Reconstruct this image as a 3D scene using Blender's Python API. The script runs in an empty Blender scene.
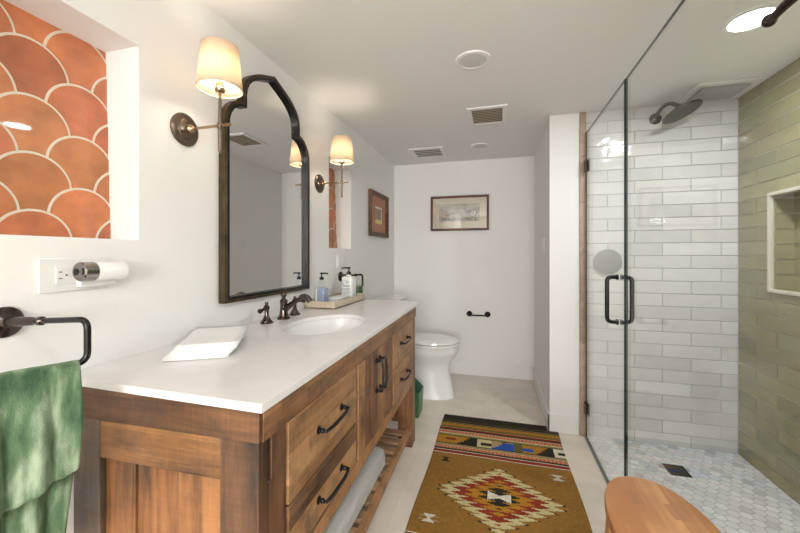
import bpy, bmesh, math, random
from mathutils import Vector, Matrix
random.seed(7)
PI = math.pi
SC = bpy.context.scene
COL = SC.collection

# ------------------------------------------------------------------ camera
cam_d = bpy.data.cameras.new('camera'); cam = bpy.data.objects.new('camera', cam_d); COL.objects.link(cam)
cam.location = (0, 0, 1.18); cam.rotation_euler = (PI/2, 0, math.radians(15.41))
cam_d.sensor_width = 36.0; cam_d.lens = 16.0; cam_d.shift_y = -11.5/800
cam_d.clip_start = 0.02
SC.camera = cam
# ------------------------------------------------------------------ world, lights, exposure
w = bpy.data.worlds.new('world'); SC.world = w; w.use_nodes = True
w.node_tree.nodes['Background'].inputs[0].default_value = (0.9, 0.95, 1, 1)
w.node_tree.nodes['Background'].inputs[1].default_value = 0.3
def area(name, loc, rot, sx, sy, power, col):
    d = bpy.data.lights.new(name, 'AREA'); d.shape = 'RECTANGLE'; d.size = sx; d.size_y = sy
    d.energy = power; d.color = col
    o = bpy.data.objects.new(name, d); COL.objects.link(o); o.location = loc; o.rotation_euler = rot
    return o
area('rear_fill_light', (0.62, -3.42, 1.45), (math.radians(90), 0, 0), 1.2, 1.0, 88, (1.0, 0.985, 0.965))  # added fill lamp at the rear wall, out of view, to brighten the room
ROOM_FILL_POWER, SHOWER_POWER = 5.5, 10.5
SC.view_settings.view_transform = 'Standard'; SC.view_settings.look = 'None'
SC.view_settings.gamma = 1.0; SC.view_settings.use_curve_mapping = False
SC.view_settings.exposure = 0.37

# ------------------------------------------------------------------ materials
def new_mat(name):
    m = bpy.data.materials.new(name); m.use_nodes = True
    nt = m.node_tree; b = nt.nodes['Principled BSDF']
    return m, nt, b
def N(nt, t, **kw):
    n = nt.nodes.new(t)
    for k, v in kw.items(): setattr(n, k, v)
    return n
def pm(name, col, rough=0.5, metal=0.0, bump=0.0, bscale=60, spec=None, coat=0, var=0.0, vscale=6):
    m, nt, b = new_mat(name)
    b.inputs['Base Color'].default_value = (*col, 1); b.inputs['Roughness'].default_value = rough
    b.inputs['Metallic'].default_value = metal
    if spec is not None: b.inputs['Specular IOR Level'].default_value = spec
    if coat: b.inputs['Coat Weight'].default_value = coat; b.inputs['Coat Roughness'].default_value = 0.05
    tc = N(nt, 'ShaderNodeTexCoord')
    if bump:
        n = N(nt, 'ShaderNodeTexNoise'); n.inputs['Scale'].default_value = bscale; n.inputs['Detail'].default_value = 4
        bp = N(nt, 'ShaderNodeBump'); bp.inputs['Strength'].default_value = bump; bp.inputs['Distance'].default_value = 0.01
        nt.links.new(tc.outputs['Object'], n.inputs['Vector']); nt.links.new(n.outputs['Fac'], bp.inputs['Height'])
        nt.links.new(bp.outputs['Normal'], b.inputs['Normal'])
    if var:
        n = N(nt, 'ShaderNodeTexNoise'); n.inputs['Scale'].default_value = vscale; n.inputs['Detail'].default_value = 5
        r = N(nt, 'ShaderNodeValToRGB')
        r.color_ramp.elements[0].position = 0.3; r.color_ramp.elements[1].position = 0.7
        r.color_ramp.elements[0].color = (*[c*(1-var) for c in col], 1); r.color_ramp.elements[1].color = (*[min(1, c*(1+var)) for c in col], 1)
        nt.links.new(tc.outputs['Object'], n.inputs['Vector']); nt.links.new(n.outputs['Fac'], r.inputs[0])
        nt.links.new(r.outputs[0], b.inputs['Base Color'])
    return m
def wood(name, dark, mid, light, axis='y', board=0.085, boardaxis='z', rough=0.45, streak=1.25, bvar=0.5, worn=0.75):
    """aged boards: grain stretched along `axis`, each board of width `board` with its own tone"""
    m, nt, b = new_mat(name)
    b.inputs['Roughness'].default_value = rough
    tc = N(nt, 'ShaderNodeTexCoord'); oi = N(nt, 'ShaderNodeObjectInfo')
    off = N(nt, 'ShaderNodeVectorMath', operation='SCALE'); off.inputs[0].default_value = (3.1, 5.7, 2.3)
    nt.links.new(oi.outputs['Random'], off.inputs['Scale'])
    add = N(nt, 'ShaderNodeVectorMath', operation='ADD')
    nt.links.new(tc.outputs['Object'], add.inputs[0]); nt.links.new(off.outputs[0], add.inputs[1])
    sep = N(nt, 'ShaderNodeSeparateXYZ'); nt.links.new(add.outputs[0], sep.inputs[0])
    mp = N(nt, 'ShaderNodeMapping')
    sc = {'x': (3, 34, 34), 'y': (34, 3, 34), 'z': (34, 34, 3)}[axis]
    mp.inputs['Scale'].default_value = sc; nt.links.new(add.outputs[0], mp.inputs['Vector'])
    dv = N(nt, 'ShaderNodeMath', operation='DIVIDE'); dv.inputs[1].default_value = board
    nt.links.new(sep.outputs[{'x': 0, 'y': 1, 'z': 2}[boardaxis]], dv.inputs[0])
    fl = N(nt, 'ShaderNodeMath', operation='FLOOR'); nt.links.new(dv.outputs[0], fl.inputs[0])
    wn = N(nt, 'ShaderNodeTexWhiteNoise', noise_dimensions='1D'); nt.links.new(fl.outputs[0], wn.inputs['W'])
    wr = N(nt, 'ShaderNodeMath', operation='MULTIPLY'); wr.inputs[1].default_value = 9
    nt.links.new(wn.outputs['Value'], wr.inputs[0])
    cmb = N(nt, 'ShaderNodeCombineXYZ')
    for k in range(3): nt.links.new(wr.outputs[0], cmb.inputs[k])
    a2 = N(nt, 'ShaderNodeVectorMath', operation='ADD'); nt.links.new(mp.outputs[0], a2.inputs[0]); nt.links.new(cmb.outputs[0], a2.inputs[1])
    n1 = N(nt, 'ShaderNodeTexNoise'); n1.inputs['Scale'].default_value = 1.0; n1.inputs['Detail'].default_value = 7; n1.inputs['Roughness'].default_value = 0.65; n1.inputs['Distortion'].default_value = 0.6
    nt.links.new(a2.outputs[0], n1.inputs['Vector'])
    n2 = N(nt, 'ShaderNodeTexNoise'); n2.inputs['Scale'].default_value = 5; n2.inputs['Detail'].default_value = 3
    nt.links.new(add.outputs[0], n2.inputs['Vector'])
    s = N(nt, 'ShaderNodeMath', operation='MULTIPLY_ADD'); s.inputs[1].default_value = bvar; 
    nt.links.new(wn.outputs['Value'], s.inputs[0])
    s1 = N(nt, 'ShaderNodeMath', operation='MULTIPLY_ADD'); s1.inputs[1].default_value = 0.8*streak
    nt.links.new(n1.outputs['Fac'], s1.inputs[0])
    s2 = N(nt, 'ShaderNodeMath', operation='MULTIPLY_ADD'); s2.inputs[1].default_value = 0.7; s2.inputs[2].default_value = -0.52
    nt.links.new(n2.outputs['Fac'], s2.inputs[0]); nt.links.new(s2.outputs[0], s1.inputs[2]); nt.links.new(s1.outputs[0], s.inputs[2])
    r = N(nt, 'ShaderNodeValToRGB'); e = r.color_ramp.elements
    e[0].position = 0.18; e[0].color = (*dark, 1); e[1].position = 0.88; e[1].color = (*light, 1)
    q = e.new(0.48); q.color = (*mid, 1)
    nt.links.new(s.outputs[0], r.inputs[0])
    # weathered grey-brown patches and fine saw marks across the grain
    n3 = N(nt, 'ShaderNodeTexNoise'); n3.inputs['Scale'].default_value = 9; n3.inputs['Detail'].default_value = 6; n3.inputs['Roughness'].default_value = 0.7
    a3 = N(nt, 'ShaderNodeVectorMath', operation='ADD'); nt.links.new(add.outputs[0], a3.inputs[0]); nt.links.new(cmb.outputs[0], a3.inputs[1]); nt.links.new(a3.outputs[0], n3.inputs['Vector'])
    m3 = N(nt, 'ShaderNodeMapRange'); m3.inputs['From Min'].default_value = 0.50; m3.inputs['From Max'].default_value = 0.68; m3.inputs['To Max'].default_value = worn
    nt.links.new(n3.outputs['Fac'], m3.inputs['Value'])
    mxr = N(nt, 'ShaderNodeMixRGB'); nt.links.new(m3.outputs[0], mxr.inputs[0]); nt.links.new(r.outputs[0], mxr.inputs[1]); mxr.inputs[2].default_value = (dark[0]*1.9, dark[1]*2.6, dark[2]*3.4, 1)
    n4 = N(nt, 'ShaderNodeTexNoise'); n4.inputs['Scale'].default_value = 1; n4.inputs['Detail'].default_value = 2
    mp4 = N(nt, 'ShaderNodeMapping'); mp4.inputs['Scale'].default_value = {'x': (190, 9, 9), 'y': (9, 190, 9), 'z': (9, 9, 190)}[axis]
    nt.links.new(add.outputs[0], mp4.inputs['Vector']); nt.links.new(mp4.outputs[0], n4.inputs['Vector'])
    m4 = N(nt, 'ShaderNodeMapRange'); m4.inputs['From Min'].default_value = 0.3; m4.inputs['From Max'].default_value = 0.7; m4.inputs['To Min'].default_value = 1-0.16*worn; m4.inputs['To Max'].default_value = 1+0.14*worn
    nt.links.new(n4.outputs['Fac'], m4.inputs['Value'])
    sc4 = N(nt, 'ShaderNodeVectorMath', operation='SCALE'); nt.links.new(mxr.outputs[0], sc4.inputs[0]); nt.links.new(m4.outputs[0], sc4.inputs['Scale'])
    nt.links.new(sc4.outputs[0], b.inputs['Base Color'])
    bp = N(nt, 'ShaderNodeBump'); bp.inputs['Strength'].default_value = 0.25; bp.inputs['Distance'].default_value = 0.004
    nt.links.new(n1.outputs['Fac'], bp.inputs['Height']); nt.links.new(bp.outputs['Normal'], b.inputs['Normal'])
    return m
def vcol_mat(name, rough=0.5, bump=0.0, bscale=60, mixnoise=0.0, nscale=20, coat=0.0, spec=0.5):
    """base colour from the per-piece colour attribute 'tint'"""
    m, nt, b = new_mat(name)
    at = N(nt, 'ShaderNodeAttribute', attribute_name='tint'); b.inputs['Roughness'].default_value = rough
    b.inputs['Specular IOR Level'].default_value = spec
    out = at.outputs['Color']; tc = N(nt, 'ShaderNodeTexCoord')
    if mixnoise:
        n = N(nt, 'ShaderNodeTexNoise'); n.inputs['Scale'].default_value = nscale; n.inputs['Detail'].default_value = 5
        nt.links.new(tc.outputs['Object'], n.inputs['Vector'])
        mr = N(nt, 'ShaderNodeMapRange'); mr.inputs['From Min'].default_value = 0.25; mr.inputs['From Max'].default_value = 0.75
        mr.inputs['To Min'].default_value = 1-mixnoise; mr.inputs['To Max'].default_value = 1+mixnoise
        nt.links.new(n.outputs['Fac'], mr.inputs['Value'])
        sc = N(nt, 'ShaderNodeVectorMath', operation='SCALE'); nt.links.new(out, sc.inputs[0]); nt.links.new(mr.outputs[0], sc.inputs['Scale'])
        out = sc.outputs[0]
    nt.links.new(out, b.inputs['Base Color'])
    if bump:
        n = N(nt, 'ShaderNodeTexNoise'); n.inputs['Scale'].default_value = bscale; n.inputs['Detail'].default_value = 2
        nt.links.new(tc.outputs['Object'], n.inputs['Vector'])
        bp = N(nt, 'ShaderNodeBump'); bp.inputs['Strength'].default_value = bump; bp.inputs['Distance'].default_value = 0.01
        nt.links.new(n.outputs['Fac'], bp.inputs['Height']); nt.links.new(bp.outputs['Normal'], b.inputs['Normal'])
    if coat: b.inputs['Coat Weight'].default_value = coat
    return m
def glass_mat(name, tint=(0.985, 0.99, 0.985), refl=1.0):
    """thin clear glass: transparent, with a facing dependent mirror reflection on its faces"""
    m = bpy.data.materials.new(name); m.use_nodes = True; nt = m.node_tree
    nt.nodes.remove(nt.nodes['Principled BSDF']); out = nt.nodes['Material Output']
    lw = N(nt, 'ShaderNodeLayerWeight'); lw.inputs['Blend'].default_value = 0.5
    p = N(nt, 'ShaderNodeMath', operation='POWER'); p.inputs[1].default_value = 5; nt.links.new(lw.outputs['Facing'], p.inputs[0])
    ma = N(nt, 'ShaderNodeMath', operation='MULTIPLY_ADD'); ma.inputs[1].default_value = 0.6*refl; ma.inputs[2].default_value = 0.026*refl
    nt.links.new(p.outputs[0], ma.inputs[0])
    t = N(nt, 'ShaderNodeBsdfTransparent'); t.inputs[0].default_value = (*tint, 1)
    g = N(nt, 'ShaderNodeBsdfGlossy'); g.inputs['Roughness'].default_value = 0.0; g.inputs['Color'].default_value = (1, 1, 1, 1)
    mx = N(nt, 'ShaderNodeMixShader'); nt.links.new(ma.outputs[0], mx.inputs[0]); nt.links.new(t.outputs[0], mx.inputs[1]); nt.links.new(g.outputs[0], mx.inputs[2])
    nt.links.new(mx.outputs[0], out.inputs[0])
    return m
def emit(name, col, st):
    m, nt, b = new_mat(name); b.inputs['Base Color'].default_value = (*col, 1)
    b.inputs['Emission Color'].default_value = (*col, 1); b.inputs['Emission Strength'].default_value = st
    return m
M = {}
M['wall'] = pm('white_wall_paint', (0.86, 0.855, 0.845), 0.65, bump=0.06, bscale=90)
M['ceiling'] = pm('ceiling_paint', (0.86, 0.855, 0.845), 0.7)
M['trim'] = pm('white_trim_paint', (0.86, 0.86, 0.85), 0.35)
M['quartz'] = pm('white_quartz', (0.80, 0.785, 0.775), 0.22, var=0.03, vscale=9)
M['porcelain'] = pm('white_porcelain', (0.84, 0.84, 0.83), 0.08, coat=0.5)
M['white_plastic'] = pm('white_plastic', (0.82, 0.82, 0.81), 0.3)
M['bronze'] = pm('oil_rubbed_bronze', (0.075, 0.06, 0.052), 0.22, 0.9)
M['dull_bronze'] = pm('dull_bronze', (0.045, 0.04, 0.035), 0.5, 0.3)
M['faucet'] = pm('dark_bronze_faucet', (0.12, 0.095, 0.085), 0.16, 1.0)
M['black_metal'] = pm('black_metal', (0.02, 0.02, 0.022), 0.25, 0.6)
M['brass_bronze'] = pm('antique_bronze', (0.20, 0.155, 0.115), 0.28, 1.0)
M['brass'] = pm('antique_brass', (0.40, 0.29, 0.18), 0.25, 1.0)
M['frame_bronze'] = pm('mirror_frame_bronze', (0.095, 0.067, 0.04), 0.35, 0.8, var=0.3, vscale=30)
M['mirror'] = pm('mirror_glass', (0.86, 0.87, 0.87), 0.0, 1.0)
M['nickel'] = pm('brushed_nickel', (0.55, 0.55, 0.55), 0.3, 1.0)
M['chrome'] = pm('chrome', (0.30, 0.28, 0.27), 0.15, 1.0)
M['glass'] = glass_mat('shower_glass')
M['clear'] = glass_mat('clear_bottle_glass', (0.95, 0.96, 0.98))
M['pane'] = glass_mat('picture_glass', (0.99, 0.99, 0.99), 2.2)
M['pane_soft'] = glass_mat('low_reflection_glass', (0.99, 0.99, 0.99), 0.35)
M['glass_edge'] = pm('dark_glass_edge', (0.012, 0.022, 0.02), 0.15)
M['dark'] = pm('dark_recess', (0.015, 0.013, 0.012), 0.7)
D_, L_ = (0.032, 0.016, 0.010), (0.43, 0.225, 0.10)
M['wood_y'] = wood('aged_pine_along', D_, (0.23, 0.105, 0.043), L_, 'y', 0.083, 'z')
M['wood_z'] = wood('aged_pine_upright', D_, (0.22, 0.10, 0.042), L_, 'z', 0.078, 'y')
M['wood_zx'] = wood('aged_pine_upright_side', D_, (0.27, 0.11, 0.036), (0.46, 0.215, 0.078), 'z', 0.062, 'x', bvar=0.3, worn=0.4)
M['wood_grey_z'] = wood('weathered_pine_upright', (0.05, 0.036, 0.028), (0.17, 0.105, 0.066), (0.30, 0.19, 0.12), 'z', 0.2, 'x')
M['wood_x'] = wood('aged_pine_across', D_, (0.25, 0.11, 0.036), (0.46, 0.225, 0.085), 'x', 0.055, 'z', worn=0.5)
M['wood_dark_x'] = wood('dark_pine_across', (0.022, 0.010, 0.006), (0.105, 0.046, 0.019), (0.26, 0.115, 0.045), 'x', 0.09, 'z')
M['wood_dark_z'] = wood('dark_pine_upright', (0.022, 0.012, 0.009), (0.12, 0.055, 0.026), (0.30, 0.145, 0.065), 'z', 0.11, 'y')
M['wood_drawer'] = wood('drawer_pine', (0.05, 0.027, 0.016), (0.30, 0.148, 0.062), (0.50, 0.28, 0.13), 'y', 0.075, 'z')
M['wood_slat'] = wood('shelf_slat_pine', (0.09, 0.05, 0.03), (0.30, 0.165, 0.085), (0.48, 0.29, 0.16), 'x', 0.5, 'y')
M['teak'] = wood('teak_stool', (0.44, 0.19, 0.07), (0.68, 0.355, 0.15), (0.84, 0.52, 0.26), 'y', 0.048, 'x', 0.4, 0.8, 0.25, 0.0)
M['teak_patch'] = wood('teak_patch', (0.20, 0.08, 0.03), (0.36, 0.155, 0.065), (0.46, 0.22, 0.10), 'y', 0.3, 'x', 0.4, worn=0.1)
M['tray_wood'] = wood('whitewashed_tray', (0.30, 0.22, 0.15), (0.48, 0.38, 0.27), (0.66, 0.56, 0.44), 'y', 0.3, 'z', 0.6)
M['frame_wood'] = wood('mahogany_frame', (0.04, 0.01, 0.006), (0.12, 0.032, 0.018), (0.20, 0.06, 0.03), 'x', 0.5, 'z', 0.45)
M['frame_brown'] = wood('brown_frame', (0.05, 0.025, 0.012), (0.16, 0.08, 0.04), (0.20, 0.10, 0.045), 'y', 0.5, 'z', 0.5)
M['tile_white'] = vcol_mat('glazed_white_tile', 0.12, bump=0.55, bscale=9, mixnoise=0.05, nscale=14, coat=0.3)
M['tile_green'] = vcol_mat('glazed_olive_tile', 0.10, bump=0.5, bscale=9, mixnoise=0.12, nscale=10, coat=0.3)
M['grout'] = pm('grey_grout', (0.42, 0.41, 0.38), 0.9)
M['grout_light'] = pm('light_grout', (0.60, 0.58, 0.50), 0.9)
M['terracotta'] = vcol_mat('terracotta_scallop', 0.38, bump=0.2, bscale=25, mixnoise=0.28, nscale=13, coat=0.15)
M['grout_cream'] = pm('cream_grout', (0.74, 0.68, 0.56), 0.9, bump=0.3, bscale=200)
M['mosaic'] = vcol_mat('marble_mosaic', 0.3, mixnoise=0.06, nscale=30)
M['grout_mosaic'] = pm('mosaic_grout', (0.42, 0.46, 0.50), 0.9)
M['towel_white'] = pm('white_grey_mat', (0.62, 0.61, 0.58), 0.95, bump=0.9, bscale=260, var=0.10, vscale=160)
M['paper'] = pm('white_paper', (0.84, 0.84, 0.83), 0.8)
M['rug'] = vcol_mat('woven_rug', 0.95, bump=0.5, bscale=420, mixnoise=0.18, nscale=60, spec=0.15)
M['fringe'] = pm('rug_fringe', (0.10, 0.085, 0.06), 0.95)

# floor: large beige porcelain tiles
def floor_mat():
    m, nt, b = new_mat('beige_floor_tile'); b.inputs['Roughness'].default_value = 0.32
    tc = N(nt, 'ShaderNodeTexCoord'); mp = N(nt, 'ShaderNodeMapping'); mp.inputs['Location'].default_value = (0.071, 0.09, 0)
    nt.links.new(tc.outputs['Object'], mp.inputs['Vector'])
    br = N(nt, 'ShaderNodeTexBrick'); br.offset = 0.5; br.offset_frequency = 2
    br.inputs['Scale'].default_value = 1; br.inputs['Brick Width'].default_value = 0.61; br.inputs['Row Height'].default_value = 0.395
    br.inputs['Mortar Size'].default_value = 0.0018; br.inputs['Mortar Smooth'].default_value = 0.2
    br.inputs['Color1'].default_value = (0.71, 0.635, 0.55, 1); br.inputs['Color2'].default_value = (0.75, 0.675, 0.59, 1)
    br.inputs['Mortar'].default_value = (0.65, 0.58, 0.50, 1)
    # tiles lie lengthways: swap axes
    sp = N(nt, 'ShaderNodeSeparateXYZ'); cb = N(nt, 'ShaderNodeCombineXYZ'); nt.links.new(mp.outputs[0], sp.inputs[0])
    nt.links.new(sp.outputs[1], cb.inputs[0]); nt.links.new(sp.outputs[0], cb.inputs[1]); nt.links.new(cb.outputs[0], br.inputs['Vector'])
    n = N(nt, 'ShaderNodeTexNoise'); n.inputs['Scale'].default_value = 4; n.inputs['Detail'].default_value = 7; n.inputs['Distortion'].default_value = 1.2
    nt.links.new(tc.outputs['Object'], n.inputs['Vector'])
    mr = N(nt, 'ShaderNodeMapRange'); mr.inputs['From Min'].default_value = 0.25; mr.inputs['From Max'].default_value = 0.75
    mr.inputs['To Min'].default_value = 0.88; mr.inputs['To Max'].default_value = 1.12; nt.links.new(n.outputs['Fac'], mr.inputs['Value'])
    sc = N(nt, 'ShaderNodeVectorMath', operation='SCALE'); nt.links.new(br.outputs['Color'], sc.inputs[0]); nt.links.new(mr.outputs[0], sc.inputs['Scale'])
    nt.links.new(sc.outputs[0], b.inputs['Base Color'])
    return m
M['floor'] = floor_mat()
# lamp shade: thin linen that lets the bulb's light through
def shade_mat():
    m = bpy.data.materials.new('linen_shade'); m.use_nodes = True; nt = m.node_tree
    nt.nodes.remove(nt.nodes['Principled BSDF']); out = nt.nodes['Material Output']
    d = N(nt, 'ShaderNodeBsdfDiffuse'); d.inputs[0].default_value = (0.88, 0.80, 0.66, 1)
    t = N(nt, 'ShaderNodeBsdfTranslucent'); t.inputs[0].default_value = (0.78, 0.64, 0.47, 1)
    mx = N(nt, 'ShaderNodeMixShader'); mx.inputs[0].default_value = 0.42
    nt.links.new(d.outputs[0], mx.inputs[1]); nt.links.new(t.outputs[0], mx.inputs[2]); nt.links.new(mx.outputs[0], out.inputs[0])
    return m
M['shade'] = shade_mat()
M['bulb'] = emit('lit_bulb', (1.0, 0.86, 0.70), 44)
M['lens_on'] = emit('lit_lens', (1.0, 1.0, 1.0), 22)
M['lens_off'] = pm('unlit_lens', (0.66, 0.66, 0.655), 0.5)
def towel_mat():
    m, nt, b = new_mat('green_velour'); b.inputs['Roughness'].default_value = 0.95; b.inputs['Sheen Weight'].default_value = 0.25
    b.inputs['Sheen Tint'].default_value = (0.75, 0.9, 0.7, 1)
    tc = N(nt, 'ShaderNodeTexCoord'); n = N(nt, 'ShaderNodeTexNoise'); n.inputs['Scale'].default_value = 14; n.inputs['Detail'].default_value = 6
    mp = N(nt, 'ShaderNodeMapping'); mp.inputs['Scale'].default_value = (2.6, 2.6, 0.7); nt.links.new(tc.outputs['Object'], mp.inputs[0])
    nt.links.new(mp.outputs[0], n.inputs['Vector'])
    r = N(nt, 'ShaderNodeValToRGB'); e = r.color_ramp.elements
    e[0].position = 0.32; e[0].color = (0.028, 0.07, 0.035, 1); e[1].position = 0.72; e[1].color = (0.34, 0.42, 0.30, 1)  # pale end of the ramp paints fuzz highlights into the towel colour
    q = e.new(0.5); q.color = (0.095, 0.165, 0.085, 1)
    nt.links.new(n.outputs['Fac'], r.inputs[0]); nt.links.new(r.outputs[0], b.inputs['Base Color'])
    n2 = N(nt, 'ShaderNodeTexNoise'); n2.inputs['Scale'].default_value = 330; bp = N(nt, 'ShaderNodeBump'); bp.inputs['Strength'].default_value = 0.5; bp.inputs['Distance'].default_value = 0.004
    nt.links.new(tc.outputs['Object'], n2.inputs['Vector']); nt.links.new(n2.outputs['Fac'], bp.inputs['Height']); nt.links.new(bp.outputs['Normal'], b.inputs['Normal'])
    return m
M['towel'] = towel_mat()
M['green_plastic'] = pm('green_bin_plastic', (0.055, 0.15, 0.065), 0.4)

# ------------------------------------------------------------------ geometry helpers
BASE = {}            # object name -> Matrix of the thing's local frame
def B(): return bmesh.new()
def quadbox(bm, P, mi=0):
    vs = [bm.verts.new(p) for p in P]
    fs = [(0, 3, 2, 1), (4, 5, 6, 7), (0, 1, 5, 4), (1, 2, 6, 5), (2, 3, 7, 6), (3, 0, 4, 7)]
    out = []
    for f in fs:
        q = bm.faces.new([vs[i] for i in f]); q.material_index = mi; out.append(q)
    return out
def box(bm, x0, x1, y0, y1, z0, z1, mi=0):
    x0, x1 = sorted((x0, x1)); y0, y1 = sorted((y0, y1)); z0, z1 = sorted((z0, z1))
    return quadbox(bm, [(x0, y0, z0), (x1, y0, z0), (x1, y1, z0), (x0, y1, z0), (x0, y0, z1), (x1, y0, z1), (x1, y1, z1), (x0, y1, z1)], mi)
def ring_frame(d):
    d = d.normalized(); a = Vector((0, 0, 1)) if abs(d.z) < 0.9 else Vector((1, 0, 0))
    u = d.cross(a).normalized(); return u, d.cross(u).normalized()
def tube(bm, pts, r, seg=12, mi=0, cap=True):
    """tube along pts; r a number or a list of radii"""
    pts = [Vector(p) for p in pts]; n = len(pts); rs = r if isinstance(r, (list, tuple)) else [r]*n
    rings = []; u = None
    for i, p in enumerate(pts):
        d = (pts[min(i+1, n-1)]-pts[max(i-1, 0)]).normalized()
        if u is None: u, v = ring_frame(d)
        else:
            u = (u-d*u.dot(d)).normalized(); v = d.cross(u).normalized()
        rings.append([bm.verts.new(p+(u*math.cos(2*PI*k/seg)+v*math.sin(2*PI*k/seg))*rs[i]) for k in range(seg)])
    for a, b in zip(rings, rings[1:]):
        for k in range(seg):
            f = bm.faces.new([a[k], a[(k+1) % seg], b[(k+1) % seg], b[k]]); f.material_index = mi
    if cap:
        for rg in (rings[0][::-1], rings[-1]): 
            f = bm.faces.new(rg); f.material_index = mi
def lathe(bm, prof, origin, axis=(0, 0, 1), seg=32, mi=0, cap=True, sx=1, sy=1):
    """prof = [(radius, height)...] revolved about axis at origin"""
    o = Vector(origin); d = Vector(axis).normalized()
    if abs(d.z) > 0.99: u, v = Vector((1, 0, 0)), Vector((0, 1, 0))
    else: u, v = ring_frame(d)
    rings = [[bm.verts.new(o+d*h+u*(r*sx*math.cos(2*PI*k/seg))+v*(r*sy*math.sin(2*PI*k/seg))) for k in range(seg)] for r, h in prof]
    for a, b in zip(rings, rings[1:]):
        for k in range(seg):
            f = bm.faces.new([a[k], a[(k+1) % seg], b[(k+1) % seg], b[k]]); f.material_index = mi
    if cap:
        for rg in (rings[0][::-1], rings[-1]):
            f = bm.faces.new(rg); f.material_index = mi
def sphere(bm, c, r, seg=16, sc=(1, 1, 1)):
    bmesh.ops.create_uvsphere(bm, u_segments=seg, v_segments=seg//2+2, radius=r, matrix=Matrix.Translation(c) @ Matrix.Diagonal((*sc, 1)))
def extrude_poly(bm, poly, f3, d, mi=0):
    """poly: 2D points; f3 maps (a, b, depth) to 3D; extruded from depth 0 to d"""
    A = [bm.verts.new(f3(a, b, 0)) for a, b in poly]; Bv = [bm.verts.new(f3(a, b, d)) for a, b in poly]; n = len(poly)
    fs = [bm.faces.new(A), bm.faces.new(Bv[::-1])]
    for i in range(n): fs.append(bm.faces.new([A[i], Bv[i], Bv[(i+1) % n], A[(i+1) % n]]))
    for f in fs: f.material_index = mi
def ring_poly(bm, outer, inner, f3, d0, d1, mi=0):
    """frame between two outlines of equal count"""
    n = len(outer); V = [[bm.verts.new(f3(a, b, d)) for a, b in pl] for pl in (outer, inner) for d in (d0, d1)]
    o0, o1, i0, i1 = V
    for k in range(n):
        j = (k+1) % n
        for q in ([o0[k], o0[j], o1[j], o1[k]], [i0[j], i0[k], i1[k], i1[j]], [o1[k], o1[j], i1[j], i1[k]], [o0[j], o0[k], i0[k], i0[j]]):
            f = bm.faces.new(q); f.material_index = mi
def bez(p0, p1, p2, n=8):
    p0, p1, p2 = Vector(p0), Vector(p1), Vector(p2)
    return [p0*(1-t)**2+p1*2*t*(1-t)+p2*t*t for t in [i/n for i in range(n+1)]]
def rounded(pts, r, n=5):
    """polyline with rounded corners"""
    pts = [Vector(p) for p in pts]; out = [pts[0]]
    for a, b, c in zip(pts, pts[1:], pts[2:]):
        u = (a-b).normalized(); v = (c-b).normalized()
        rr = min(r, (a-b).length*.49, (c-b).length*.49)
        out += bez(b+u*rr, b, b+v*rr, n)
    return out+[pts[-1]]
def finish(name, bm, mats, bevel=0, smooth=True, ang=0.6, subs=0, solid=0):
    bmesh.ops.recalc_face_normals(bm, faces=bm.faces[:])
    me = bpy.data.meshes.new(name); bm.to_mesh(me); bm.free()
    for m in (mats if isinstance(mats, (list, tuple)) else [mats]): me.materials.append(m)
    if smooth:
        for p in me.polygons: p.use_smooth = True
        me.set_sharp_from_angle(angle=ang)
    o = bpy.data.objects.new(name, me); COL.objects.link(o)
    if solid: s = o.modifiers.new('solid', 'SOLIDIFY'); s.thickness = solid; s.offset = 0
    if subs: s = o.modifiers.new('sub', 'SUBSURF'); s.levels = subs; s.render_levels = subs
    if bevel:
        b = o.modifiers.new('bevel', 'BEVEL'); b.width = bevel; b.segments = 2; b.limit_method = 'ANGLE'; b.angle_limit = 0.7
    return o
def part(name, bm, mats, parent, label=None, **kw):
    """a part: mesh given in world coordinates, stored in its thing's frame"""
    bmesh.ops.transform(bm, matrix=BASE[parent.name].inverted(), verts=bm.verts[:])
    o = finish(name, bm, mats, **kw); o.parent = parent; BASE[o.name] = BASE[parent.name]
    if label: o['label'] = label
    return o
def lpart(name, bm, mats, parent, label=None, **kw):
    """a part whose mesh is already in its thing's own frame"""
    o = finish(name, bm, mats, **kw); o.parent = parent; BASE[o.name] = BASE[parent.name]
    if label: o['label'] = label
    return o
def thing(name, label, cat, loc, rz=0, group=None):
    o = bpy.data.objects.new(name, None); COL.objects.link(o); o.empty_display_size = 0.05
    o.location = loc; o.rotation_euler = (0, 0, rz); o['label'] = label; o['category'] = cat
    if group: o['group'] = group
    BASE[o.name] = Matrix.Translation(loc) @ Matrix.Rotation(rz, 4, 'Z')
    return o
def single(name, bm, mats, label, cat, loc, group=None, **kw):
    """a thing that is one mesh, mesh given in world coordinates"""
    bmesh.ops.translate(bm, vec=-Vector(loc), verts=bm.verts[:])
    o = finish(name, bm, mats, **kw); o.location = loc; o['label'] = label; o['category'] = cat
    if group: o['group'] = group
    BASE[o.name] = Matrix.Translation(loc)
    return o
def struct(name, bm, mats, **kw):
    o = finish(name, bm, mats, **kw); o['kind'] = 'structure'; BASE[o.name] = Matrix.Identity(4); return o
def copy_thing(root, loc, label, rz=None):
    def cp(o, par):
        c = o.copy(); COL.objects.link(c)
        if par: c.parent = par
        for ch in [x for x in bpy.data.objects if x.parent == o]: cp(ch, c)
        return c
    c = cp(root, None); c.location = loc; c['label'] = label
    if rz is not None: c.rotation_euler = (0, 0, rz)
    return c

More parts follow.
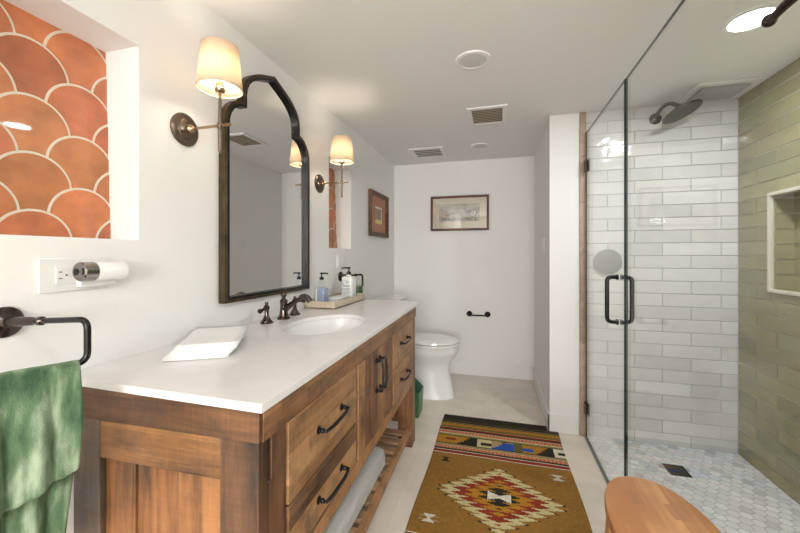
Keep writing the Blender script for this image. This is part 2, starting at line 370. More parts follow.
# ------------------------------------------------------------------ structure
XL, XP, XR, YB, YF, ZC = -1.045, 0.333, 1.372, 3.565, 2.563, 2.112
YR, XG = -3.5, 0.55
b = B(); box(b, XL-0.2, XG-0.008, YR-0.1, YB+0.1, -0.1, 0); box(b, XG-0.008, XR+0.1, YR-0.1, 0, -0.1, 0); struct('floor', b, M['floor'])
b = B(); box(b, XL-0.2, XR+0.1, YR-0.1, YB+0.1, ZC, ZC+0.1); struct('ceiling', b, M['ceiling'])
NZ0, NZ1, ND = 1.225, 1.811, 0.14
b = B(); T = XL-0.2
box(b, T, XL, YR-0.1, YB+0.1, -0.1, NZ0); box(b, T, XL, YR-0.1, YB+0.1, NZ1, ZC)
for y0, y1 in ((YR-0.1, 0.25), (0.825, 2.075), (2.432, YB+0.1)): box(b, T, XL, y0, y1, NZ0, NZ1)
box(b, T, XL-ND, 0.25, 0.825, NZ0, NZ1); box(b, T, XL-ND, 2.075, 2.432, NZ0, NZ1)
struct('wall_left', b, M['wall'], smooth=False)
b = B(); box(b, XL, XP+0.02, YB, YB+0.1, 0, ZC); struct('wall_back', b, M['wall'], smooth=False)
b = B(); box(b, XP, XR+0.1, YF+0.012, YB+0.1, 0, ZC)
box(b, XP, 0.535, YF, YF+0.02, 0, ZC); struct('wall_partition', b, M['wall'], smooth=False)
b = B(); NY0, NY1, RZ0, RZ1 = 1.86, 2.30, 1.0, 1.49
X1 = XR+0.0035
box(b, X1, XR+0.25, YR-0.1, YF+0.1, -0.1, RZ0); box(b, X1, XR+0.25, YR-0.1, YF+0.1, RZ1, ZC)
box(b, X1, XR+0.25, YR-0.1, NY0, RZ0, RZ1); box(b, X1, XR+0.25, NY1, YF+0.1, RZ0, RZ1); box(b, XR+0.1, XR+0.25, NY0, NY1, RZ0, RZ1)
struct('wall_right', b, M['grout_light'], smooth=False)
b = B()
for x0, x1, z0, z1 in ((XL-.1, -0.05, 0, ZC), (1.29, XR+0.1, 0, ZC), (-0.05, 1.29, 0, 0.9), (-0.05, 1.29, 2.0, ZC)): box(b, x0, x1, YR-0.1, YR, z0, z1)
struct('wall_rear', b, M['wall'], smooth=False)
b = B(); box(b, XG-0.03, XR+0.02, -0.05, 0.05, 0, ZC); struct('wall_shower_near', b, M['wall'], smooth=False)
# added window-like frame around the rear fill lamp, unseen behind the viewer
b = B(); ring_poly(b, [(-0.05, 0.9), (1.29, 0.9), (1.29, 2.0), (-0.05, 2.0)], [(0.0, 0.95), (1.24, 0.95), (1.24, 1.95), (0.0, 1.95)], lambda a, c, d: (a, YR-0.02+d, c), 0, 0.03)
box(b, 0.60, 0.64, YR-0.02, YR+0.01, 0.95, 1.95); struct('rear_fill_frame', b, M['trim'])

# baseboards
bh = 0.122
def baseboard(name, x0, x1, y0, y1):
    b = B(); box(b, x0, x1, y0, y1, 0, bh); struct(name, b, M['trim'], bevel=0.003)
baseboard('baseboard_back', XL+0.014, XP-0.014, YB-0.014, YB)
baseboard('baseboard_left', XL, XL+0.014, 2.24, YB)
baseboard('baseboard_alcove', XP-0.014, XP, YF-0.014, YB)
baseboard('baseboard_partition', XP-0.014, 0.505, YF-0.014, YF)
baseboard('baseboard_left_near', XL, XL+0.014, YR, 0.6)

# scallop tiles at the back of both niches
def scallops(name, y0, y1, seedy):
    rnd = random.Random(seedy); bm = B(); lay = bm.loops.layers.float_color.new('tint')
    xb = XL-ND; r = 0.0875; e = 0.0745; hw = 0.115; n = 0
    box(bm, xb+0.0005, xb+0.004, y0, y1, NZ0, NZ1, 1)
    row = 0; z_ap = 1.598+e*4
    while z_ap > NZ0-0.02:
        yy = seedy_off(y0, row, hw); 
        while yy < y1+r:
            for rr, dx, mi in ((r, 0.0, 1), (r-0.0065, 0.0016, 0)):
                x = xb+0.004+0.0026*row+dx
                c = rnd.uniform(0.78, 1.12); g = rnd.uniform(-0.03, 0.03)
                col = (0.53*c, (0.18+g*0.7)*c, 0.075*c, 1)
                cy, cz = yy, z_ap-r
                pts = [(cy+rr*math.cos(2*PI*k/40), cz+rr*math.sin(2*PI*k/40)) for k in range(40)]
                pts = clip(pts, y0, y1, NZ0, NZ1)
                if len(pts) < 3: continue
                A = [bm.verts.new((x, p[0], p[1])) for p in pts]; Z = [bm.verts.new((x-0.0016, p[0], p[1])) for p in pts]
                fs = [bm.faces.new(A)]+[bm.faces.new([A[i], Z[i], Z[(i+1) % len(A)], A[(i+1) % len(A)]]) for i in range(len(A))]
                for f in fs:
                    f.material_index = mi
                    for l in f.loops: l[lay] = col
            yy += 2*hw
        z_ap -= e; row += 1
    o = struct(name, bm, [M['terracotta'], M['grout_cream']], smooth=False); return o
def seedy_off(y0, row, hw):
    s = 0.638-(0 if row % 2 == 0 else hw)
    while s > y0-0.1: s -= 2*hw
    while s < y0-0.1: s += 2*hw
    return s
def clip(pts, y0, y1, z0, z1):
    for ax, lim, sgn in ((0, y0, 1), (0, y1, -1), (1, z0, 1), (1, z1, -1)):
        out = []
        for i in range(len(pts)):
            a, c = pts[i], pts[(i+1) % len(pts)]; da, dc = (a[ax]-lim)*sgn, (c[ax]-lim)*sgn
            if da >= 0: out.append(a)
            if (da >= 0) != (dc >= 0):
                t = da/(da-dc); out.append((a[0]+(c[0]-a[0])*t, a[1]+(c[1]-a[1])*t))
        pts = out
        if len(pts) < 3: return []
    return pts
scallops('trim_1', 0.25, 0.825, 3)
scallops('trim_2', 2.075, 2.432, 5)

# shower wall tiles: every tile a bevelled slab set a hair out of true
def tiles(name, mapf, a0, a1, z0, z1, mat, grout, colf, tw=0.304, th=0.0787, gap=0.0035, hole=None, offs=0.0, zoff=0.0, seed=1, wob=0.0009):
    rnd = random.Random(seed); bm = B(); lay = bm.loops.layers.float_color.new('tint'); r = 0
    z = z0-zoff
    while z < z1:
        a = a0-tw*2+offs+(0 if r % 2 else tw/2)
        while a < a1:
            p = clip([(a+gap/2, z+gap/2), (a+tw-gap/2, z+gap/2), (a+tw-gap/2, z+th-gap/2), (a+gap/2, z+th-gap/2)], a0, a1, z0, z1)
            segs = [p] if len(p) > 2 else []
            if hole and segs:
                h0, h1, k0, k1 = hole; segs = [clip(p, a0, h0, z0, z1), clip(p, h1, a1, z0, z1), clip(p, h0, h1, z0, k0), clip(p, h0, h1, k1, z1)]
                if p[0][1] >= k1 or max(q[1] for q in p) <= k0: segs = [p]
            col = colf(rnd)
            for s in segs:
                if len(s) < 3: continue
                A0, A1 = min(q[0] for q in s), max(q[0] for q in s); Z0, Z1 = min(q[1] for q in s), max(q[1] for q in s)
                if A1-A0 < 0.006 or Z1-Z0 < 0.006: continue
                bv = 0.0022; w4 = [rnd.uniform(-wob, wob) for _ in range(4)]
                outer = [(A0, Z0), (A1, Z0), (A1, Z1), (A0, Z1)]; inner = [(A0+bv, Z0+bv), (A1-bv, Z0+bv), (A1-bv, Z1-bv), (A0+bv, Z1-bv)]
                base = [bm.verts.new(mapf(q[0], q[1], -0.010)) for q in outer]
                o_ = [bm.verts.new(mapf(q[0], q[1], -0.0022+w)) for q, w in zip(outer, w4)]; i_ = [bm.verts.new(mapf(q[0], q[1], w)) for q, w in zip(inner, w4)]
                fs = [bm.faces.new(i_)]
                for k in range(4):
                    j = (k+1) % 4; fs += [bm.faces.new([o_[k], o_[j], i_[j], i_[k]]), bm.faces.new([base[k], base[j], o_[j], o_[k]])]
                for f in fs:
                    for l in f.loops: l[lay] = col
            a += tw
        z += th; r += 1
    o = struct(name, bm, [mat], ang=0.4); return o
def cw(r): v = r.uniform(0.88, 1.06); t = r.choice((0, 0, 0, 0.03)); return (0.77*v, (0.76-t*0.4)*v, (0.76-t)*v, 1)
def cg(r): v = r.uniform(0.86, 1.12); g = r.uniform(-0.015, 0.015); return ((0.30+g)*v, 0.285*v, 0.150*v, 1)
b = B(); box(b, 0.535, XR+0.02, YF+0.004, YF+0.013, 0, ZC); struct('trim_3', b, M['grout'], smooth=False)
tiles('trim_4', lambda a, z, d: (a, YF-d, z), 0.555, XR, 0.0, ZC, M['tile_white'], None, cw, offs=0.126, zoff=0.005, seed=4)
tiles('trim_5', lambda a, z, d: (XR-d, a, z), 0.06, YF-0.002, 0.0, ZC, M['tile_green'], None, cg, offs=0.07, zoff=0.005, seed=9, hole=(NY0-0.002, NY1+0.002, RZ0-0.002, RZ1+0.002))
# recess in the green wall: lining tiles and pencil trim
b = B(); lay = b.loops.layers.float_color.new('tint')
for zz in range(7):
    for yy in range(3):
        a0 = NY0+0.002+yy*0.15; 
        if a0 < NY1-0.02: box(b, XR+0.094, XR+0.101, a0, min(a0+0.146, NY1), RZ0+zz*0.0787+0.002, min(RZ0+zz*0.0787+0.0755, RZ1))
for k in range(6): box(b, XR+0.014+0, XR+0.094, NY1-0.006, NY1+0.001, RZ0+k*0.0787+0.002, min(RZ0+k*0.0787+0.0755, RZ1))
box(b, XR+0.004, XR+0.098, NY0, NY1, RZ1-0.006, RZ1+0.001); box(b, XR+0.004, XR+0.098, NY0, NY1, RZ0-0.001, RZ0+0.006)
for f in b.faces:
    c = cg(random)
    for l in f.loops: l[lay] = (0.31, 0.29, 0.16, 1)
struct('trim_6', b, [M['tile_green']])
b = B(); ring_poly(b, [(NY0-0.016, RZ0-0.016), (NY1+0.016, RZ0-0.016), (NY1+0.016, RZ1+0.016), (NY0-0.016, RZ1+0.016)], [(NY0+0.003, RZ0+0.003), (NY1-0.003, RZ0+0.003), (NY1-0.003, RZ1-0.003), (NY0+0.003, RZ1-0.003)], lambda a, c, d: (XR-d, a, c), -0.012, 0.010)
struct('trim_7', b, pm('cream_pencil_tile', (0.66, 0.64, 0.52), 0.15), bevel=0.004)
# edge tiles between plaster and shower
b = B(); lay = b.loops.layers.float_color.new('tint'); z = 0; rnd = random.Random(2)
while z < ZC:
    fs = box(b, 0.515, 0.552, YF-0.012, YF+0.012, z+0.0015, min(z+0.302, ZC)); v = rnd.uniform(0.85, 1.1)
    for f in fs:
        for l in f.loops: l[lay] = (0.42*v, 0.30*v, 0.23*v, 1)
    z += 0.304
struct('trim_8', b, vcol_mat('tan_edge_tile', 0.4, mixnoise=0.15, nscale=25), bevel=0.002)
# shower floor mosaic of small marble hexagons
b = B(); box(b, XG-0.008, XR+0.1, 0, YF+0.1, -0.1, -0.002, 1); lay = b.loops.layers.float_color.new('tint'); rnd = random.Random(11)
R = 0.0262; dx = R*math.sqrt(3)+0.0028; dy = R*1.5+0.0024
DR = (0.895, 0.995, 2.225, 2.335); row = 0; y = 0.05
while y < YF+0.02:
    x = XG+0.004+(dx/2 if row % 2 else 0)
    while x < XR+0.03:
        pts = clip([(x+R*math.cos(PI/6+k*PI/3), y+R*math.sin(PI/6+k*PI/3)) for k in range(6)], XG+0.004, XR+0.011, 0.05, YF+0.003)
        x += dx
        if len(pts) < 3: continue
        if DR[0]-0.004 < sum(p[0] for p in pts)/len(pts) < DR[1]+0.004 and DR[2]-0.004 < sum(p[1] for p in pts)/len(pts) < DR[3]+0.004: continue
        v = rnd.uniform(0.86, 1.04)*(0.80 if rnd.random() < 0.10 else 1); f = b.faces.new([b.verts.new((p[0], p[1], 0)) for p in pts])
        for l in f.loops: l[lay] = (0.84*v, 0.86*v, 0.875*v, 1)
    y += dy; row += 1
struct('shower_floor', b, [M['mosaic'], M['grout_mosaic']], smooth=False)
b = B(); box(b, XG-0.011, XG-0.008, 0.05, YF-0.014, -0.01, 0.0012); struct('trim_9', b, M['nickel'])

# ------------------------------------------------------------------ ceiling fixtures
def can_light(x, y, z, r, label, mat, group=None):
    t = thing('recessed_light', label, 'ceiling light', (x, y, z), group=group)
    b = B(); lathe(b, [(r*0.74, 0.0), (r*0.78, -0.008), (r*0.97, -0.006), (r, 0)], (x, y, z), seg=48, cap=False); part('trim_ring', b, M['trim'], t)
    b = B(); lathe(b, [(r*0.77, -0.001), (r*0.74, -0.006), (r*0.4, -0.0075), (0.002, -0.008)], (x, y, z), seg=48); part('lens', b, mat, t)
    return t
can_light(-0.115, 1.73, ZC, 0.083, 'unlit round white recessed ceiling light nearest the viewer, in front of the square fan grille', M['lens_off'])
can_light(-0.148, 3.11, ZC, 0.083, 'small-looking unlit recessed ceiling light near the back wall above the toilet area', M['lens_off'])
can_light(0.965, 1.72, ZC, 0.092, 'brightly lit recessed ceiling light inside the shower', M['lens_on'])
def disk(name, loc, r, power, col):
    d = bpy.data.lights.new(name, 'AREA'); d.shape = 'DISK'; d.size = 2*r; d.energy = power; d.color = col
    o = bpy.data.objects.new(name, d); COL.objects.link(o); o.location = loc
disk('shower_light', (0.965, 1.72, ZC-0.012), 0.07, SHOWER_POWER, (0.93, 0.97, 1.0))
for x, y in ((0.15, -1.2), (0.45, -0.3), (-0.12, -2.5)):
    disk('room_fill_light', (x, y, ZC-0.012), 0.08, ROOM_FILL_POWER, (1, 0.98, 0.95))  # added fill lamps under the unseen ceiling behind the viewer, without fixtures
def vent(name, label, cat, x0, x1, y0, y1, fr, slats, mat_in, along='x', depth=0.03):
    t = thing(name, label, cat, ((x0+x1)/2, (y0+y1)/2, ZC))
    b = B(); ring_poly(b, [(x0, y0), (x1, y0), (x1, y1), (x0, y1)], [(x0+fr, y0+fr), (x1-fr, y0+fr), (x1-fr, y1-fr), (x0+fr, y1-fr)], lambda a, c, d: (a, c, ZC-d), 0, 0.009); part('frame', b, M['trim'], t, bevel=0.002)
    b = B(); box(b, x0+fr, x1-fr, y0+fr, y1-fr, ZC-0.002, ZC-0.0005); part('backing', b, pm('duct_shade', (0.22, 0.19, 0.16), 0.8) if slats else mat_in, t)
    b = B(); n = slats
    for k in range(n):
        y = y0+fr+(y1-y0-2*fr)*(k+0.5)/n; h = (y1-y0-2*fr)/n*0.36
        quadbox(b, [(x0+fr, y-h, ZC-0.008), (x1-fr, y-h, ZC-0.008), (x1-fr, y+h, ZC-0.003), (x0+fr, y+h, ZC-0.003), (x0+fr, y-h, ZC-0.0065), (x1-fr, y-h, ZC-0.0065), (x1-fr, y+h, ZC-0.0015), (x0+fr, y+h, ZC-0.0015)])
    if n: part('louvers', b, mat_in, t)
    return t
vent('exhaust_grille', 'square white framed ceiling grille with beige louvers, nearer of the two in the main ceiling', 'ceiling vent', -0.195, 0.058, 2.29, 2.60, 0.03, 9, pm('beige_grille', (0.62, 0.52, 0.40), 0.6))
vent('supply_vent', 'white slatted ceiling vent near the left wall and back wall', 'ceiling vent', -0.762, -0.455, 3.03, 3.35, 0.035, 5, pm('grey_grille', (0.75, 0.75, 0.73), 0.5))
t = thing('shower_fan', 'flat square fan cover in the shower ceiling beside the green wall', 'ceiling vent', (1.2, 2.42, ZC))
b = B(); box(b, 1.05, 1.34, 2.29, 2.54, ZC-0.012, ZC); part('frame', b, M['trim'], t, bevel=0.004)
b = B(); box(b, 1.085, 1.305, 2.325, 2.505, ZC-0.022, ZC-0.0125); part('cover', b, pm('grey_fan_cover', (0.42, 0.42, 0.42), 0.5), t, bevel=0.003)

# ------------------------------------------------------------------ vanity (own frame: origin near front corner of the worktop, +x outwards, +y along the front)
VA = math.atan2(0.033, 1.59); VP = (-0.454, 0.610)
V = thing('vanity_cabinet', 'rustic pine vanity cabinet with black pulls and an open slatted shelf, under the white countertop', 'vanity', (VP[0], VP[1], 0), VA)
F = -0.022
def vp(name, boxes, mat, label=None, par=None, bevel=0.002):
    b = B()
    for q in boxes: box(b, *q)
    return lpart(name, b, mat, par or V, label, bevel=bevel)
vp('carcass', [(F-0.022, -0.55, 0.05, 1.52, 0.40, 0.42), (-0.53, -0.55, 0.05, 1.52, 0.42, 0.855), (F-0.022, -0.53, 0.05, 0.07, 0.42, 0.855), (F-0.022, -0.53, 1.50, 1.52, 0.42, 0.855)], M['wood_y'])
# posts
vp('post', [(F-0.095, F, 0.02, 0.052, 0, 0.863), (F-0.095, F-0.012, 0.052, 0.066, 0.0, 0.863), (F-0.095, F, 0.066, 0.122, 0, 0.863), (F-0.095, F, 0.05, 0.068, 0, 0.69), (F-0.03, F, 0.05, 0.068, 0.789, 0.863)], M['wood_dark_z'], 'front post with a narrow notch')
vp('post', [(-0.536, -0.452, 0.02, 0.10, 0, 0.863)], M['wood_grey_z'], 'greyish weathered rear post')
vp('post', [(F-0.09, F, 1.508, 1.536, 0, 0.863), (F-0.09, F-0.012, 1.536, 1.548, 0.0, 0.863), (F-0.09, F, 1.548, 1.60, 0, 0.863), (F-0.09, F, 1.535, 1.55, 0, 0.69), (F-0.03, F, 1.535, 1.55, 0.80, 0.863)], M['wood_z'])
vp('post', [(-0.536, -0.452, 1.52, 1.60, 0, 0.863)], M['wood_zx'])
vp('top_rail', [(F-0.02, F+0.004, 0.031, 1.61, 0.787, 0.863)], M['wood_y'])
vp('bottom_rail', [(F-0.05, F+0.001, 0.122, 1.508, 0.385, 0.438)], M['wood_y'])
vp('stile', [(F-0.02, F+0.001, 0.563, 0.58, 0.438, 0.787)], M['wood_z'])
vp('stile', [(F-0.02, F+0.001, 1.035, 1.062, 0.438, 0.787)], M['wood_z'])
# near end panel
vp('side_rail', [(-0.47, F-0.095, 0.024, 0.06, 0.789, 0.863), (-0.536, F+0.004, 0.016, 0.03, 0.792, 0.863)], M['wood_dark_x'], 'dark stained upper rail of the end panel')
vp('side_rail', [(-0.47, F-0.095, 0.022, 0.06, 0.70, 0.789)], M['wood_x'])
vp('side_rail', [(-0.47, F-0.095, 0.022, 0.06, 0.10, 0.20)], M['wood_x'])
vp('side_panel', [(-0.452, -0.363, 0.034, 0.05, 0.2, 0.70), (-0.353, -0.117, 0.034, 0.05, 0.2, 0.70), (-0.47, -0.117, 0.042, 0.055, 0.2, 0.70)], M['wood_zx'])
vp('side_panel', [(-0.452, -0.112, 1.57, 1.585, 0.12, 0.86)], M['wood_zx'])
def handle(par, p0, p1, out=0.031, r=0.0037):
    """bow pull between p0 and p1 on the front, standing out along +x"""
    b = B(); p0, p1 = Vector(p0), Vector(p1); X = Vector((1, 0, 0)); d = (p1-p0).normalized(); L = (p1-p0).length
    for p in (p0, p1): lathe(b, [(0.011, 0), (0.011, 0.003), (0.006, 0.006), (0.005, 0.016)], p, (1, 0, 0), seg=16)
    q = rounded([p0+X*0.012, p0+X*(out*0.8)-d*0.004, p0+d*(L*0.22)+X*out, p1-d*(L*0.22)+X*out, p1+X*(out*0.8)+d*0.004, p1+X*0.012], 0.02)
    n = len(q); tube(b, q, [r*(0.95+0.45*math.sin(PI*i/(n-1))) for i in range(n)], 10)
    for p in (p0, p1): sphere(b, p+X*0.013, 0.0075, 12)
    return lpart('handle', b, M['black_metal'], par, 'black bow handle')
def drawer(y0, y1, z0, z1, hy0, hy1, hz, seed):
    o = vp('drawer', [(F-0.02, F+0.005, y0+0.002, y1-0.002, z0+0.002, z1-0.002)], M['wood_drawer'], bevel=0.0018)
    handle(o, (F+0.005, hy0, hz), (F+0.005, hy1, hz)); return o
drawer(0.124, 0.562, 0.590, 0.787, 0.275, 0.43, 0.698, 1)
drawer(0.124, 0.562, 0.438, 0.588, 0.275, 0.43, 0.505, 2)
drawer(1.064, 1.504, 0.612, 0.787, 1.20, 1.345, 0.715, 3)
drawer(1.064, 1.504, 0.438, 0.610, 1.20, 1.345, 0.525, 4)
for y0, y1, hy in ((0.582, 0.806, 0.785), (0.808, 1.033, 0.832)):
    o = vp('door', [(F-0.02, F+0.006, y0, y0+0.07, 0.44, 0.785), (F-0.02, F+0.006, y1-0.07, y1, 0.44, 0.785), (F-0.02, F+0.002, y0+0.068, y1-0.068, 0.44, 0.785)], M['wood_z'])
    handle(o, (F+0.006, hy, 0.618), (F+0.006, hy, 0.742))
# open slatted shelf
vp('shelf_rail', [(F-0.036, F-0.010, 0.115, 1.52, 0.082, 0.118)], M['wood_y'])
vp('shelf_rail', [(-0.535, -0.505, 0.10, 1.52, 0.082, 0.118)], M['wood_y'])
k = 0; y = 0.13
while y < 1.45:
    vp('shelf_slat', [(-0.505, F-0.036, y, y+0.056, 0.096, 0.114)], M['wood_slat']); y += 0.1

# countertop with an oval cut-out and the sink below it
SXC, SYC, SA, SB = -0.72, 1.412, 0.155, 0.232
def counter():
    poly = [(-0.454, 0.610), (-0.488, 2.250), (XL+0.001, 2.240), (XL+0.001, 0.622)]
    angs = sorted(set([round(2*PI*k/96, 6) for k in range(96)]+[round(math.atan2(p[1]-SYC, p[0]-SXC) % (2*PI), 6) for p in poly]))
    def hit(a):
        d = (math.cos(a), math.sin(a)); best = 1e9
        for i in range(4):
            (x1, y1), (x2, y2) = poly[i], poly[(i+1) % 4]; ex, ey = x2-x1, y2-y1; det = d[0]*(-ey)+ex*d[1]
            if abs(det) < 1e-9: continue
            rx, ry = x1-SXC, y1-SYC; s = (rx*(-ey)+ex*ry)/det; u = (d[0]*ry-d[1]*rx)/det
            if s > 0 and -1e-4 <= u <= 1+1e-4: best = min(best, s)
        return (SXC+d[0]*best, SYC+d[1]*best)
    out = [hit(a) for a in angs]
    inn = []
    for a in angs:
        c, s = math.cos(a), math.sin(a); k = 1/math.sqrt((c/SA)**2+(s/SB)**2); inn.append((SXC+c*k, SYC+s*k))
    b = B(); ring_poly(b, out, inn, lambda x, y, d: (x, y, d), 0.863, 0.882); return b
b = counter()
single('countertop', b, M['quartz'], 'long white quartz countertop with an oval sink cut-out, on the pine vanity', 'countertop', (-0.75, 1.4, 0.863), bevel=0.0015)
t = thing('sink_basin', 'oval white undermount sink basin in front of the bronze faucet', 'sink', (SXC, SYC, 0.74))
b = B(); prof = [(1.04, 0.8625), (1.0, 0.8625), (0.985, 0.84), (0.93, 0.80), (0.80, 0.765), (0.55, 0.745), (0.14, 0.738), (0.13, 0.730), (0.16, 0.728), (0.60, 0.735), (0.85, 0.755), (1.0, 0.80), (1.04, 0.84), (1.04, 0.8625)]
rings = [[b.verts.new((SXC+SA*k*math.cos(2*PI*i/64), SYC+SB*k*math.sin(2*PI*i/64), z)) for i in range(64)] for k, z in prof]
for A, C in zip(rings, rings[1:]):
    for i in range(64): b.faces.new([A[i], A[(i+1) % 64], C[(i+1) % 64], C[i]])
part('bowl', b, M['porcelain'], t)
b = B(); lathe(b, [(0.021, 0), (0.021, 0.004), (0.015, 0.006), (0.003, 0.006)], (SXC, SYC, 0.736), seg=24); part('drain', b, M['faucet'], t)

# faucet
t = thing('faucet', 'dark bronze widespread faucet with two lever handles behind the sink', 'faucet', (-0.965, 1.457, 0.882))
ZT = 0.882; fx, fy = -0.965, 1.457
b = B(); lathe(b, [(0.030, 0), (0.031, 0.004), (0.027, 0.009), (0.022, 0.013), (0.018, 0.03), (0.0155, 0.055), (0.0165, 0.075), (0.018, 0.083), (0.014, 0.09), (0.009, 0.096), (0.0075, 0.101), (0.012, 0.106), (0.0145, 0.113), (0.012, 0.120), (0.005, 0.124)], (fx, fy, ZT), seg=28)
sp = bez((fx+0.004, fy, ZT+0.045), (fx+0.045, fy, ZT+0.070), (fx+0.090, fy, ZT+0.104), 8)+bez((fx+0.090, fy, ZT+0.104), (fx+0.120, fy, ZT+0.120), (fx+0.138, fy, ZT+0.084), 6)[1:]
tube(b, sp, [0.016, 0.0155, 0.0145, 0.0135, 0.0125, 0.0118, 0.0112, 0.011, 0.011, 0.0112, 0.0115, 0.012, 0.0125, 0.013, 0.0135][:len(sp)], 16)
part('spout', b, M['faucet'], t)
for hy, sgn in ((1.346, -1), (1.570, 1)):
    b = B(); lathe(b, [(0.027, 0), (0.028, 0.004), (0.022, 0.010), (0.014, 0.022), (0.009, 0.034), (0.0085, 0.055), (0.012, 0.060), (0.0135, 0.068), (0.011, 0.076), (0.006, 0.080), (0.0085, 0.085), (0.007, 0.091), (0.002, 0.093)], (fx-0.012, hy, ZT), seg=24)
    h = part('faucet_handle', b, M['faucet'], t)
    b = B(); d = Vector((0.012, sgn*0.058, -0.006)); p = Vector((fx-0.012, hy, ZT+0.068)); tube(b, [p, p+d*0.4, p+d*0.8, p+d*0.95, p+d*1.1, p+d*1.2], [0.0075, 0.0065, 0.006, 0.0095, 0.0105, 0.006], 14)
    part('lever', b, M['faucet'], h)

# tray and what stands in it
t = thing('wooden_tray', 'pale whitewashed wooden tray at the far end of the countertop', 'tray', (-0.945, 1.955, ZT))
tx0, tx1, ty0, ty1 = -1.038, -0.857, 1.765, 2.225
b = B(); box(b, tx0, tx1, ty0, ty1, ZT+0.0005, ZT+0.008); part('bottom', b, M['tray_wood'], t)
b = B()
box(b, tx0, tx0+0.01, ty0, ty1, ZT+0.001, ZT+0.043); box(b, tx1-0.01, tx1, ty0, ty1, ZT+0.001, ZT+0.043)
box(b, tx0+0.01, tx1-0.01, ty0, ty0+0.01, ZT+0.001, ZT+0.043); box(b, tx0+0.01, tx1-0.01, ty1-0.01, ty1, ZT+0.001, ZT+0.043); part('rim', b, M['tray_wood'], t, bevel=0.0015)
zt = ZT+0.0085
def pump(par, x, y, z, mat, ang, s=1.0):
    b = B(); d = Vector((math.cos(ang), math.sin(ang), 0))
    lathe(b, [(0.0125*s, 0), (0.0125*s, 0.015*s), (0.006*s, 0.017*s), (0.004*s, 0.019*s), (0.004*s, 0.032*s), (0.010*s, 0.033*s), (0.010*s, 0.042*s), (0.004*s, 0.043*s)], (x, y, z), seg=18)
    p = Vector((x, y, z+0.038*s)); tube(b, [p, p+d*0.02*s, p+d*0.036*s, p+d*0.040*s-Vector((0, 0, 0.008*s))], [0.005*s, 0.0045*s, 0.0038*s, 0.003*s], 10)
    part('pump', b, mat, par, 'black pump top')
bx, by = -0.957, 1.812
t = thing('soap_dispenser', 'square clear soap bottle with lilac-blue liquid and black pump, nearest in the tray', 'soap bottle', (bx, by, zt))
b = B(); hw = 0.032; box(b, bx-hw, bx+hw, by-hw, by+hw, zt, zt+0.116)
part('bottle', b, M['clear'], t, bevel=0.006)
b = B(); lathe(b, [(0.013, 0.0825), (0.019, 0.092), (0.020, 0.105), (0.013, 0.116)], (bx, by, zt+0.034), seg=20); part('neck', b, M['clear'], t)
b = B(); box(b, bx-hw+0.003, bx+hw-0.003, by-hw+0.003, by+hw-0.003, zt+0.004, zt+0.104); part('liquid', b, pm('lilac_soap', (0.34, 0.40, 0.56), 0.2, var=0.12, vscale=30), t, bevel=0.004)
b = B(); box(b, bx-0.019, bx-0.012, by-hw-0.0008, by-hw-0.0002, zt+0.008, zt+0.10); part('sticker', b, pm('pale_yellow_label', (0.72, 0.72, 0.45), 0.5), t, 'pale yellow strip')
pump(t, bx, by, zt+0.1505, M['black_metal'], math.radians(5), 0.95)
bx, by = -0.935, 2.14
t = thing('lotion_bottle', 'taller opaque white pump bottle with grey lettering, at the back of the tray', 'lotion bottle', (bx, by, zt))
b = B(); hw = 0.040
P = [(hw*0.97, 0), (hw, 0.004), (hw, 0.140), (hw*0.93, 0.148), (hw*0.35, 0.154), (hw*0.35, 0.162)]
rings = []
for r_, h_ in P:
    rings.append([b.verts.new((bx+r_*math.copysign(abs(math.cos(a))**0.5, math.cos(a)), by+r_*math.copysign(abs(math.sin(a))**0.5, math.sin(a)), zt+h_)) for a in [2*PI*i/40 for i in range(40)]])
for A, C in zip(rings, rings[1:]):
    for i in range(40): b.faces.new([A[i], A[(i+1) % 40], C[(i+1) % 40], C[i]])
b.faces.new(rings[0][::-1]); b.faces.new(rings[-1]); part('bottle', b, M['white_plastic'], t)
pump(t, bx, by, zt+0.1625, M['black_metal'], math.radians(-150), 1.15)
b = B(); yf = by-hw-0.0012; rnd = random.Random(8)
for z0, n, h in ((0.088, 8, 0.008), (0.074, 7, 0.003), (0.066, 9, 0.003), (0.058, 9, 0.003), (0.050, 10, 0.003), (0.042, 8, 0.003)):
    x = bx-0.026
    while x < bx+0.026:
        wd = rnd.uniform(0.002, 0.005); box(b, x, x+wd, yf, yf+0.0006, zt+z0, zt+z0+h); x += wd+0.0015
q = [(bx-0.016+0.012*math.cos(a), yf, zt+0.116+0.012*math.sin(a)) for a in [math.radians(40+28*i) for i in range(10)]]; tube(b, q, 0.0012, 6)
tube(b, [(bx+0.002, yf, zt+0.108), (bx+0.004, yf, zt+0.128)], 0.0012, 6); tube(b, [(bx+0.010+0.006*math.cos(a), yf, zt+0.114+0.006*math.sin(a)) for a in [2*PI*i/12 for i in range(13)]], 0.0012, 6)
part('lettering', b, pm('grey_print', (0.22, 0.26, 0.33), 0.6), t, 'grey lettering')
b = B(); rnd = random.Random(3)
for k in range(3):
    e = 0.004*k; box(b, -0.985+e, -0.885-e, 1.885+e, 2.07-e, zt+0.013*k+0.0005, zt+0.013*k+0.0125)
single('folded_washcloth', b, pm('white_terry', (0.85, 0.85, 0.84), 0.95, bump=0.6, bscale=300), 'white folded washcloth lying in the wooden tray between the two bottles', 'washcloth', (-0.935, 1.955, zt), bevel=0.006)

